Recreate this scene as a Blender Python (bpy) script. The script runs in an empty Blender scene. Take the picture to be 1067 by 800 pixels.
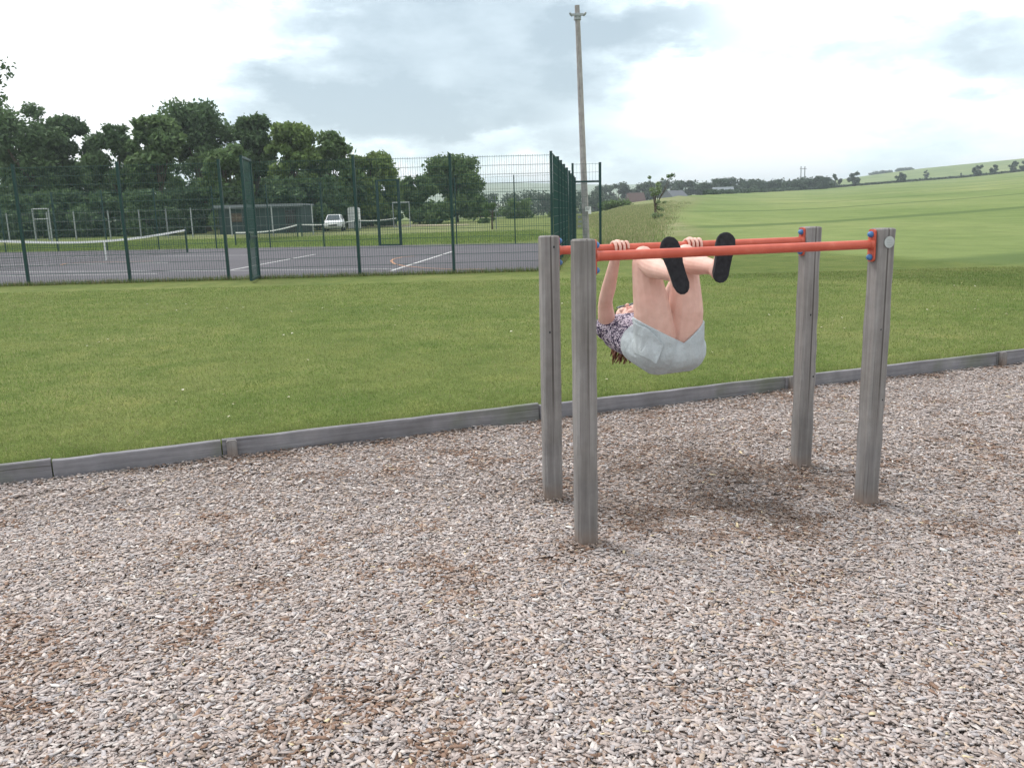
import bpy, bmesh, math, random
import numpy as np
from mathutils import Vector, Matrix
random.seed(7); rng = np.random.default_rng(7)
S = bpy.context.scene
COL = S.collection

# ------------------------------------------------------------------ camera calibration
F = 883.0; HZ = 179.0
_U = np.array([-115.0, F*F/HZ, F]); _U /= np.linalg.norm(_U)
_f = np.array([0, 0, -1.0]); _Y = _f-(_f@_U)*_U; _Y /= np.linalg.norm(_Y); _X = np.cross(_Y, _U)
RM = np.array([_X, _Y, _U]); CP = np.array([0, 0, 1.5])
def ray(x, y): return RM@np.array([x-533.5, -(y-400), -F])
def gp(x, y, z=0.0):
    d = ray(x, y); t = (z-CP[2])/d[2]; return CP+t*d
def at(x, y, Yd):
    d = ray(x, y); return Vector(CP+d*(Yd/d[1]))
cam_d = bpy.data.cameras.new('camera'); cam = bpy.data.objects.new('camera', cam_d); COL.objects.link(cam)
cam_d.sensor_width = 36; cam_d.lens = F/1067*36; cam_d.clip_start = .05; cam_d.clip_end = 12000
cam.matrix_world = Matrix([list(RM[0])+[0], list(RM[1])+[0], list(RM[2])+[1.5], [0, 0, 0, 1]])
S.camera = cam

# ------------------------------------------------------------------ helpers
def tag(o, label=None, cat=None, group=None, kind=None):
    if label: o['label'] = label
    if cat: o['category'] = cat
    if group: o['group'] = group
    if kind: o['kind'] = kind
    return o
def empty(name, loc, rz=0):
    o = bpy.data.objects.new(name, None); COL.objects.link(o); o.location = loc; o.rotation_euler = (0, 0, rz); return o
def mesh_np(name, V, Fc, mat=None, parent=None, smooth=False, col=None, mats=None, midx=None):
    """V (n,3); Fc (m,k) constant k"""
    V = np.asarray(V, dtype=np.float32); Fc = np.asarray(Fc, dtype=np.int32)
    me = bpy.data.meshes.new(name); m, k = Fc.shape
    me.vertices.add(len(V)); me.vertices.foreach_set('co', V.ravel())
    me.loops.add(m*k); me.loops.foreach_set('vertex_index', Fc.ravel())
    me.polygons.add(m); me.polygons.foreach_set('loop_start', np.arange(0, m*k, k, dtype=np.int32))
    try: me.polygons.foreach_set('loop_total', np.full(m, k, dtype=np.int32))
    except Exception: pass
    if smooth: me.polygons.foreach_set('use_smooth', np.ones(m, dtype=bool))
    me.update(calc_edges=True)
    if col is not None:
        a = me.attributes.new('tint', 'FLOAT_COLOR', 'POINT'); c = np.ones((len(V), 4), np.float32); c[:, :3] = col
        a.data.foreach_set('color', c.ravel())
    if mat: me.materials.append(mat)
    o = bpy.data.objects.new(name, me); COL.objects.link(o)
    if parent: o.parent = parent
    return o
class MB:
    def __init__(s): s.v = []; s.f = []; s.m = []; s.sm = []
    def add(s, vs, fs, mi=0, smooth=False):
        b = len(s.v); s.v += [tuple(v) for v in vs]
        for f in fs: s.f.append([b+i for i in f]); s.m.append(mi); s.sm.append(smooth)
    def box(s, c, d, rz=0, mi=0, M=None):
        hx, hy, hz = d[0]/2, d[1]/2, d[2]/2; vs = []
        R = Matrix.Rotation(rz, 3, 'Z') if M is None else M
        for z in (-hz, hz):
            for x, y in ((-hx, -hy), (hx, -hy), (hx, hy), (-hx, hy)): vs.append(Vector(c)+R@Vector((x, y, z)))
        s.add(vs, [(0, 3, 2, 1), (4, 5, 6, 7), (0, 1, 5, 4), (1, 2, 6, 5), (2, 3, 7, 6), (3, 0, 4, 7)], mi)
    def tube(s, pts, rad, n=12, mi=0, cap=True, smooth=True):
        pts = [Vector(p) for p in pts]
        if not hasattr(rad, '__len__'): rad = [rad]*len(pts)
        rings = []; up = None
        for i, p in enumerate(pts):
            t = (pts[min(i+1, len(pts)-1)]-pts[max(i-1, 0)]).normalized()
            if up is None: up = Vector((0, 0, 1)) if abs(t.z) < .9 else Vector((1, 0, 0))
            a = t.cross(up).normalized(); b = a.cross(t).normalized(); up = b
            r = rad[i]; rx, ry = (r if hasattr(r, '__len__') else (r, r))
            rings.append([p+a*math.cos(q)*rx+b*math.sin(q)*ry for q in [2*math.pi*k/n for k in range(n)]])
        vs = [v for r in rings for v in r]; fs = []
        for i in range(len(pts)-1):
            for k in range(n): fs.append((i*n+k, i*n+(k+1) % n, (i+1)*n+(k+1) % n, (i+1)*n+k))
        s.add(vs, fs, mi, smooth)
        if cap:
            s.add(rings[0], [tuple(range(n))], mi); s.add(rings[-1], [tuple(range(n-1, -1, -1))], mi)
    def ball(s, c, r, n=12, mi=0, M=None):
        if not hasattr(r, '__len__'): r = (r, r, r)
        vs = []; fs = []; m = n//2
        for i in range(m+1):
            th = math.pi*i/m
            for k in range(n):
                q = 2*math.pi*k/n; w = Vector((r[0]*math.sin(th)*math.cos(q), r[1]*math.sin(th)*math.sin(q), r[2]*math.cos(th)))
                if M is not None: w = M@w
                vs.append(Vector(c)+w)
        for i in range(m):
            for k in range(n): fs.append((i*n+k, (i+1)*n+k, (i+1)*n+(k+1) % n, i*n+(k+1) % n))
        s.add(vs, fs, mi, True)
    def build(s, name, mats, parent=None, world=True):
        me = bpy.data.meshes.new(name); v = s.v
        if parent is not None and world:
            Mi = (Matrix.Translation(parent.location)@Matrix.Rotation(parent.rotation_euler[2], 4, 'Z')).inverted() if parent.parent is None else None
            if Mi is None: Mi = (Matrix.Translation(parent.parent.location)@Matrix.Rotation(parent.parent.rotation_euler[2], 4, 'Z')).inverted()
            v = [tuple(Mi@Vector(p)) for p in v]
        me.from_pydata(v, [], s.f)
        if not isinstance(mats, (list, tuple)): mats = [mats]
        for m in mats: me.materials.append(m)
        me.polygons.foreach_set('material_index', s.m); me.polygons.foreach_set('use_smooth', s.sm); me.update()
        o = bpy.data.objects.new(name, me); COL.objects.link(o)
        if parent: o.parent = parent
        return o
def vnoise2(x, y, seed=0):
    """smooth value noise, numpy arrays"""
    x = np.asarray(x, float); y = np.asarray(y, float)
    xi = np.floor(x).astype(int); yi = np.floor(y).astype(int); fx = x-xi; fy = y-yi
    fx = fx*fx*(3-2*fx); fy = fy*fy*(3-2*fy)
    def h(a, b):
        n = (a*374761393+b*668265263+seed*1442695041) & 0xffffffff
        n = ((n ^ (n >> 13))*1274126177) & 0xffffffff; n = (n ^ (n >> 16)) & 0xffff
        return n/65535.0
    return (h(xi, yi)*(1-fx)+h(xi+1, yi)*fx)*(1-fy)+(h(xi, yi+1)*(1-fx)+h(xi+1, yi+1)*fx)*fy
def fbm(x, y, seed=0, o=4):
    a = .5; t = 0; s = 0
    for i in range(o): t = t+a*vnoise2(np.asarray(x)*2**i, np.asarray(y)*2**i, seed+i); s += a; a *= .5
    return t/s

# ------------------------------------------------------------------ materials
class NT:
    def __init__(s, name, rough=.8, spec=.3):
        s.m = bpy.data.materials.new(name); s.m.use_nodes = True; s.t = s.m.node_tree; s.n = s.t.nodes
        s.b = s.n['Principled BSDF']; s.b.inputs['Roughness'].default_value = rough; s.b.inputs['Specular IOR Level'].default_value = spec
        s.geo = None
    def L(s, a, b): s.t.links.new(a, b)
    def co(s, kind='Object', scale=(1, 1, 1), rot=(0, 0, 0)):
        c = s.n.new('ShaderNodeTexCoord'); m = s.n.new('ShaderNodeMapping'); m.inputs['Scale'].default_value = scale; m.inputs['Rotation'].default_value = rot
        if kind == 'World':
            g = s.n.new('ShaderNodeNewGeometry'); s.L(g.outputs['Position'], m.inputs['Vector'])
        else: s.L(c.outputs[kind], m.inputs['Vector'])
        return m.outputs['Vector']
    def noise(s, vec, scale, detail=4, rough=.6, dist=0):
        n = s.n.new('ShaderNodeTexNoise'); n.inputs['Scale'].default_value = scale; n.inputs['Detail'].default_value = detail
        n.inputs['Roughness'].default_value = rough; n.inputs['Distortion'].default_value = dist; s.L(vec, n.inputs['Vector']); return n.outputs['Fac']
    def ramp(s, fac, stops):
        r = s.n.new('ShaderNodeValToRGB'); e = r.color_ramp.elements
        while len(e) < len(stops): e.new(.5)
        for i, (p, c) in enumerate(stops): e[i].position = p; e[i].color = (*c, 1) if len(c) == 3 else c
        s.L(fac, r.inputs['Fac']); return r.outputs['Color']
    def mix(s, fac, a, b, mode='MIX'):
        m = s.n.new('ShaderNodeMix'); m.data_type = 'RGBA'; m.blend_type = mode
        for sock, v in ((m.inputs[0], fac), (m.inputs[6], a), (m.inputs[7], b)):
            if hasattr(v, 'is_linked') or hasattr(v, 'links'): s.L(v, sock)
            elif isinstance(v, (int, float)): sock.default_value = v
            else: sock.default_value = (*v, 1)
        return m.outputs[2]
    def math(s, op, a, b=0, clamp=False):
        m = s.n.new('ShaderNodeMath'); m.operation = op; m.use_clamp = clamp
        for sock, v in ((m.inputs[0], a), (m.inputs[1], b)):
            if isinstance(v, (int, float)): sock.default_value = v
            else: s.L(v, sock)
        return m.outputs[0]
    def attr(s, name='tint'):
        a = s.n.new('ShaderNodeAttribute'); a.attribute_name = name; return a.outputs['Color']
    def color(s, c):
        if isinstance(c, tuple): s.b.inputs['Base Color'].default_value = (*c, 1)
        else: s.L(c, s.b.inputs['Base Color'])
    def bump(s, h, strength=.3, dist=.01):
        b = s.n.new('ShaderNodeBump'); b.inputs['Strength'].default_value = strength; b.inputs['Distance'].default_value = dist
        s.L(h, b.inputs['Height']); s.L(b.outputs['Normal'], s.b.inputs['Normal'])
def plain(name, c, rough=.6, spec=.3, metal=0, var=.12, scale=20):
    t = NT(name, rough, spec); t.b.inputs['Metallic'].default_value = metal
    n = t.noise(t.co('Object'), scale, 4)
    t.color(t.ramp(n, [(.3, tuple(x*(1-var) for x in c)), (.7, tuple(min(1, x*(1+var)) for x in c))])); return t.m

def mat_lawn():
    t = NT('lawn_grass', .9, .1); w = t.co('World')
    big = t.noise(w, .35, 5, .6); mid = t.noise(w, 2.2, 5, .65); fine = t.noise(w, 38, 3, .7); vf = t.noise(w, 140, 2, .7)
    base = t.ramp(big, [(.3, (.098, .134, .035)), (.5, (.128, .160, .046)), (.7, (.166, .184, .064))])
    patch = t.ramp(mid, [(.28, (.62, .74, .55)), (.5, (1, 1, 1)), (.75, (1.28, 1.15, 1.15))])
    c = t.mix(1.0, base, patch, 'MULTIPLY')
    f = t.ramp(fine, [(.3, (.62, .64, .6)), (.7, (1.35, 1.33, 1.3))]); c = t.mix(.8, c, f, 'MULTIPLY')
    v = t.ramp(vf, [(.3, (.6, .62, .6)), (.7, (1.4, 1.38, 1.4))]); c = t.mix(.7, c, v, 'MULTIPLY')
    # field crop beyond: attribute tint.r = field, .g = rough verge, .b = darker, greener band where the lawn ends on the right
    sep = t.n.new('ShaderNodeSeparateColor'); t.L(t.attr(), sep.inputs[0])
    w2 = t.co('World', (1, .35, 1), (0, 0, .35))
    fb = t.noise(w2, .05, 6, .6); fm = t.noise(w, .6, 5, .7)
    fc = t.ramp(fb, [(.32, (.115, .165, .048)), (.5, (.155, .200, .066)), (.68, (.215, .240, .092))])
    fc = t.mix(.7, fc, t.ramp(fm, [(.3, (.72, .78, .7)), (.7, (1.25, 1.2, 1.25))]), 'MULTIPLY')
    wv = t.n.new('ShaderNodeTexWave'); wv.inputs['Scale'].default_value = .013; wv.inputs['Distortion'].default_value = 3.2; wv.inputs['Detail'].default_value = 1; wv.inputs['Detail Scale'].default_value = .35; t.L(t.co('World', (1, 1, 1), (0, 0, 1.0)), wv.inputs['Vector'])
    fc = t.mix(t.ramp(wv.outputs['Fac'], [(.955, (0, 0, 0)), (.99, (.8, .8, .8))]), fc, (.075, .115, .035))
    c = t.mix(sep.outputs[0], c, fc)
    vg = t.ramp(t.noise(w, .45, 6, .7), [(.3, (.11, .15, .05)), (.5, (.17, .19, .08)), (.68, (.28, .25, .145))])
    vg = t.mix(.7, vg, t.ramp(t.noise(w, 6, 3, .7), [(.3, (.6, .6, .6)), (.7, (1.35, 1.35, 1.35))]), 'MULTIPLY')
    c = t.mix(sep.outputs[1], c, vg)
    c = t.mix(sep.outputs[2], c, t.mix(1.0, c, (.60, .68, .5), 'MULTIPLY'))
    t.color(c)
    h = t.math('ADD', fine, t.math('MULTIPLY', vf, .6)); t.bump(h, .55, .02)
    return t.m
def mat_tint(name, rough=.85, spec=.15, trans=0, scale=60, amt=.35):
    t = NT(name, rough, spec); n = t.noise(t.co('World'), scale, 3, .6)
    c = t.mix(1.0, t.attr(), t.ramp(n, [(.3, (1-amt,)*3), (.7, (1+amt,)*3)]), 'MULTIPLY'); t.color(c)
    if trans:
        tr = t.n.new('ShaderNodeBsdfTranslucent'); t.L(c, tr.inputs['Color']); ms = t.n.new('ShaderNodeMixShader'); ms.inputs[0].default_value = trans
        out = t.n['Material Output']; t.L(t.b.outputs[0], ms.inputs[1]); t.L(tr.outputs[0], ms.inputs[2]); t.L(ms.outputs[0], out.inputs['Surface'])
    return t.m
def mat_bark_bed():
    t = NT('bark_bed', .95, .1); w = t.co('World')
    vo = t.n.new('ShaderNodeTexVoronoi'); vo.inputs['Scale'].default_value = 55; t.L(t.co('World', (1, 1.9, 1), (0, 0, .5)), vo.inputs['Vector'])
    s = t.n.new('ShaderNodeSeparateColor'); t.L(vo.outputs['Color'], s.inputs[0])
    c = t.ramp(s.outputs[0], [(0, (.20, .16, .14)), (.5, (.30, .255, .23)), (1, (.42, .37, .35))])
    t.color(c); t.bump(vo.outputs['Distance'], .8, .01); return t.m
def mat_wood(name, axis='Z', a=(.205, .193, .190), b=(.31, .298, .295), base_stain=False, green=False):
    t = NT(name, .88, .15)
    st = {'Z': (38, 38, 1.2), 'X': (1.2, 38, 38)}[axis]
    g = t.noise(t.co('Object', st), 1.0, 6, .65, .4); pn = t.noise(t.co('Object'), 5, 4, .6)
    c = t.ramp(g, [(.2, tuple(x*.72 for x in a)), (.42, a), (.75, b)])
    c = t.mix(.55, c, t.ramp(pn, [(.3, (.72, .72, .74)), (.7, (1.2, 1.18, 1.14))]), 'MULTIPLY')
    # fine dark drying cracks
    ck = t.noise(t.co('Object', tuple(x*2.0 if x > 2 else .5 for x in st)), 1.0, 2, .5, .2)
    c = t.mix(t.ramp(ck, [(.62, (0, 0, 0)), (.69, (.8, .8, .8))]), c, (.07, .06, .055))
    if base_stain:
        sp = t.n.new('ShaderNodeSeparateXYZ'); t.L(t.co('Object'), sp.inputs[0])
        zz = t.math('ADD', sp.outputs[2], t.math('MULTIPLY', pn, .10)); f = t.n.new('ShaderNodeMapRange')
        f.inputs['From Min'].default_value = .05; f.inputs['From Max'].default_value = .15; f.inputs['To Min'].default_value = .7; f.inputs['To Max'].default_value = 0
        t.L(zz, f.inputs['Value']); c = t.mix(f.outputs[0], c, (.20, .13, .09))
    if green:
        gn = t.noise(t.co('Object'), 1.7, 4, .6); c = t.mix(t.ramp(gn, [(.5, (0, 0, 0)), (.72, (.5, .5, .5))]), c, (.12, .15, .07))
    c = t.mix(.5, c, t.ramp(t.noise(t.co('World'), 2.6, 5, .7), [(.32, (.62, .60, .56)), (.6, (1.12, 1.12, 1.12))]), 'MULTIPLY'); t.color(c); t.bump(g, .6, .004); return t.m
def mat_asphalt():
    t = NT('court_tarmac', .9, .25); w = t.co('World'); n = t.noise(w, 60, 4, .7); b = t.noise(w, .5, 5, .6)
    c = t.ramp(n, [(.3, (.060, .058, .066)), (.7, (.120, .115, .128))]); c = t.mix(.6, c, t.ramp(b, [(.3, (.8, .78, .78)), (.7, (1.2, 1.18, 1.2))]), 'MULTIPLY')
    t.color(c); t.bump(n, .4, .004); return t.m
def mat_skin():
    t = NT('skin', .55, .35); n = t.noise(t.co('Object'), 14, 4, .6); r = t.noise(t.co('Object'), 5, 3, .5)
    c = t.ramp(n, [(.3, (.62, .37, .305)), (.7, (.75, .485, .415))]); c = t.mix(t.ramp(r, [(.5, (0, 0, 0)), (.75, (.4, .4, .4))]), c, (.68, .33, .27))
    t.color(c); t.b.inputs['Subsurface Weight'].default_value = .08; t.b.inputs['Subsurface Radius'].default_value = (.02, .008, .004); t.bump(n, .12, .003); return t.m
def mat_floral():
    t = NT('floral_cotton', .9, .1); vec = t.co('Object')
    n1 = t.noise(vec, 62, 3, .55, 1.6); n2 = t.noise(vec, 34, 2, .5, 2.2)
    c = t.ramp(n1, [(.42, (.62, .55, .62)), (.49, (.50, .42, .50)), (.53, (.075, .06, .10))]); c = t.mix(t.ramp(n2, [(.56, (0, 0, 0)), (.60, (1, 1, 1))]), c, (.03, .025, .05))
    t.color(c); return t.m
def mat_denim():
    t = NT('pale_blue_cotton', .92, .1); n = t.noise(t.co('Object', (1, 1, 2.5)), 190, 2, .6); b = t.noise(t.co('Object'), 9, 4, .6)
    c = t.ramp(n, [(.3, (.41, .45, .475)), (.7, (.52, .565, .59))]); c = t.mix(.5, c, t.ramp(b, [(.3, (.85, .87, .88)), (.7, (1.12, 1.12, 1.12))]), 'MULTIPLY'); t.color(c)
    fo_ = t.noise(t.co('Object', (1, 1, .45), (0, .6, 0)), 17, 3, .5, 1.2); t.bump(t.math('ADD', b, fo_), .6, .02); return t.m
def mat_paint_red():
    t = NT('red_powder_coat', .42, .5); n = t.noise(t.co('Object'), 9, 5, .6)
    sc = t.noise(t.co('Object', (3, 3, 14)), 7, 4, .7); t.b.inputs['Roughness'].default_value = .5; t.L(t.math('ADD', t.math('MULTIPLY', sc, .5), .22), t.b.inputs['Roughness'])
    t.color(t.ramp(n, [(.25, (.44, .066, .036)), (.6, (.54, .105, .062)), (.8, (.58, .17, .12))])); return t.m
def mat_leaf(name): return mat_tint(name, .75, .25, .28, 3, .12)

M_lawn = mat_lawn(); M_chip = mat_tint('bark_chips', .9, .15, 0, 160, .22); M_bed = mat_bark_bed()
M_blade = mat_tint('grass_blades', .8, .2, .3, 20, .15)
M_post = mat_wood('weathered_post_wood', 'Z', base_stain=True); M_board = mat_wood('weathered_board_wood', 'X', (.19, .185, .20), (.30, .295, .315), green=True)
M_asph = mat_asphalt(); M_skin = mat_skin(); M_floral = mat_floral(); M_denim = mat_denim(); M_red = mat_paint_red()
M_blue = plain('blue_plastic', (.05, .16, .36), .4, .5); M_green = plain('green_steel', (.007, .040, .038), .45, .4)
M_wire = plain('green_wire', (.020, .070, .062), .5, .4); M_grey = plain('galvanised_steel', (.32, .34, .35), .5, .4, .3); M_white = plain('white_paint', (.75, .76, .75), .6, .3, 0, .06)
M_orange = plain('orange_line_paint', (.42, .23, .14), .8, .2, 0, .3, 9); M_line = plain('white_line_paint', (.52, .52, .52), .8, .2, 0, .35, 9)
M_bark = plain('tree_bark', (.10, .08, .06), .95, .1, 0, .4, 6); M_leaf = mat_leaf('tree_leaves')
M_pole = mat_wood('pole_timber', 'Z', (.34, .32, .315), (.46, .435, .43)); M_plaque = plain('plaque_metal', (.42, .45, .45), .45, .5, .3)
M_dark = plain('dark_rubber', (.022, .023, .027), .8, .25, 0, .3, 90); M_sole = plain('shoe_sole_rubber', (.026, .027, .032), .85, .25, 0, .35, 60)
M_hair = plain('auburn_hair', (.13, .045, .022), .6, .4, 0, .4, 40)
M_black = plain('black_plastic', (.01, .01, .012), .2, .6); M_net = plain('net_cord', (.03, .035, .035), .9, .1)
M_glass = plain('car_glass', (.03, .04, .05), .1, .8); M_carpaint = plain('white_car_paint', (.72, .74, .75), .3, .6, 0, .04)
M_shed = plain('dark_green_cladding', (.035, .055, .055), .8, .2); M_roof = plain('pale_felt_roof', (.20, .22, .24), .9, .1)
M_brown2 = plain('dull_brown_roof', (.10, .07, .065), .9, .1); M_brown = plain('brown_roof', (.17, .10, .085), .9, .1); M_lip = plain('lips', (.50, .16, .14), .5, .4); M_daisy = plain('petals', (.80, .80, .74), .7, .2, 0, .05); M_yel = plain('flower_centre', (.6, .4, .05), .7)

# ------------------------------------------------------------------ terrain
def U_(x, y): d = ray(x, y); return d[0]/d[1], d[2]/d[1]
crest_px = [(-60, 241), (300, 233), (500, 227), (590, 224), (625, 220.5), (645, 213), (680, 208), (705, 204), (740, 202.3), (800, 200), (860, 196.5), (940, 190), (1000, 185.5), (1067, 178.5), (1130, 172)]
ridge_px = [(-60, 236), (500, 221), (640, 212), (720, 206), (800, 199), (860, 191), (900, 185.5), (960, 178), (1067, 168), (1130, 162)]
hill_px = [(-60, 214), (0, 208), (300, 203), (440, 197), (480, 192.5), (520, 191), (580, 192), (640, 193.5), (720, 190.5), (770, 193), (860, 192), (960, 190), (1130, 190)]
def tab(px): a = np.array([U_(*p) for p in px]); return a[:, 0], a[:, 1]
cu, ct = tab(crest_px); ru, rt = tab(ridge_px); hu, ht = tab(hill_px)
dc_x = [U_(x, 210)[0] for x in (-60, 600, 700, 860, 1067)]; dc_v = [170, 150, 170, 460, 520]
EDX, EDY = math.cos(math.atan(.385)), math.sin(math.atan(.385))      # direction of the timber edging
def smooth(a): a = np.clip(a, 0, 1); return a*a*(3-2*a)
def terrain(x, y):
    x = np.asarray(x, float); y = np.asarray(y, float)
    yy = np.maximum(y, 1e-3); u = np.clip(np.where(y > 0, x/yy, np.sign(x)*9), -1.2, 1.2)
    D = np.maximum(y, 0.0)
    Dc = np.interp(u, dc_x, dc_v); zc = 1.5+Dc*np.interp(u, cu, ct); zr = 1.5+1200*np.interp(u, ru, rt); zh = 1.5+3200*np.interp(u, hu, ht)
    D0 = np.interp(u, [.05, .12], [50, 24]); s = np.clip((D-D0)/(Dc-D0), 0, 1); z = .1+(zc-.1)*s**1.25
    z = np.where(D > Dc, zc-(3+.01*zc)*smooth((D-Dc)/150)+(zr-zc+3+.01*zc)*smooth((D-Dc-100)/(1150-Dc-100)), z)
    z = np.where(D > 1250, zr-6*smooth((D-1250)/300)+(zh-zr+6)*smooth((D-1600)/1600), z)
    z = np.where(D > 3300, zh-30*smooth((D-3300)/2000), z)
    return z+.0
def tz(x, y): return float(terrain(x, y))
def geo(a, b, r): 
    o = [a]
    while o[-1] < b: o.append(o[-1]*r)
    return o
vs_ = [-4000, -2000, -800, -200, -60, -25, -14, -7, -3, -.014, 0.012]+[x for x in np.arange(.5, 20, .5)]+geo(20, 4000, 1.035)
gs = geo(20, 4000, 1.035); ss_ = [-g for g in gs[::-1]]+list(np.arange(-19.5, 20, .75))+gs
VV, SS = np.meshgrid(np.array(vs_), np.array(ss_), indexing='ij')
GX = SS*EDX-VV*EDY; GY = 5.93+SS*EDY+VV*EDX
GZ = terrain(GX, GY); GZ = np.where((VV < -.01), -.14, GZ)
GZ = np.where(VV < -13, .0, GZ)
nv, ns = VV.shape
idx = np.arange(nv*ns).reshape(nv, ns)
Fq = np.stack([idx[:-1, :-1], idx[:-1, 1:], idx[1:, 1:], idx[1:, :-1]], -1).reshape(-1, 4)
uu = np.where(GY > 0, GX/np.maximum(GY, .1), 0)
# field mask: right of the verge boundary line (from pixel 640,232 to 770,205) and beyond the mown lawn
ub = np.interp(GY, [0, 18, 30, 60, 110, 200, 500], [.62, .55, .25, .19, .21, .235, .20])
def lawn_end(x): return 17+1.0*(fbm(np.asarray(x)*.2, 0*np.asarray(x), 3)-.5)*3
fieldm = smooth((uu-ub)/.03+.5)*smooth((GY-np.maximum(25-1.75*(GX-6.6), 14))/3)
fieldm = np.where(GY > 180, 1, fieldm)
verge = smooth((uu-.10)/.02)*(1-fieldm)*smooth((GY-34)/8)
verge = np.maximum(verge, .7*smooth((uu+.45)/.1)*smooth((GY-58)/8)*smooth((.0-uu)/.04)*(GY < 110))
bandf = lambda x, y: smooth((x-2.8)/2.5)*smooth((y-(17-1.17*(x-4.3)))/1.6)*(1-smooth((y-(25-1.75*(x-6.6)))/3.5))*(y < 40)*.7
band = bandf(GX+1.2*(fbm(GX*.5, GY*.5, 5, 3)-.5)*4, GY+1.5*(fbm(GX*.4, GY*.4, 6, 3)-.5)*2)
tint = np.stack([fieldm, verge, band], -1).reshape(-1, 3)
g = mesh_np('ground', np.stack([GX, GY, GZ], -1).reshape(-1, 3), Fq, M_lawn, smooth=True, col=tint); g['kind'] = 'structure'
print('ground', nv*ns)

# ------------------------------------------------------------------ bark bed
def bed(x, y):
    x = np.asarray(x, float); y = np.asarray(y, float)
    z = .030*(fbm(x*1.3, y*1.3, 11, 3)-.5)+.014*(fbm(x*5, y*5, 12, 2)-.5)
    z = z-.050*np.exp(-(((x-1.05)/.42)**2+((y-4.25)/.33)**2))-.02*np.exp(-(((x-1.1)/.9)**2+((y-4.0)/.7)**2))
    v = -(x*EDY)+(y-5.93)*EDX
    for (px_, py_) in ((.32, 3.65), (1.78, 4.09), (.20, 4.29), (1.66, 4.71)): z = z+.022*np.exp(-((x-px_)**2+(y-py_)**2)/.014)
    return z+.012*np.exp(-(v/.25)**2)
gx = np.arange(-9, 11.01, .06); gy = np.arange(-13, .0001, .06); SX, SV = np.meshgrid(gx, gy, indexing='ij')
BX = SX*EDX-SV*EDY; BY = 5.93+SX*EDY+SV*EDX
i2 = np.arange(BX.size).reshape(BX.shape); Fb = np.stack([i2[:-1, :-1], i2[1:, :-1], i2[1:, 1:], i2[:-1, 1:]], -1).reshape(-1, 4)
b = mesh_np('playground_ground', np.stack([BX, BY, bed(BX, BY)-.004], -1).reshape(-1, 3), Fb, M_bed, smooth=True); b['kind'] = 'structure'

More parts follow.
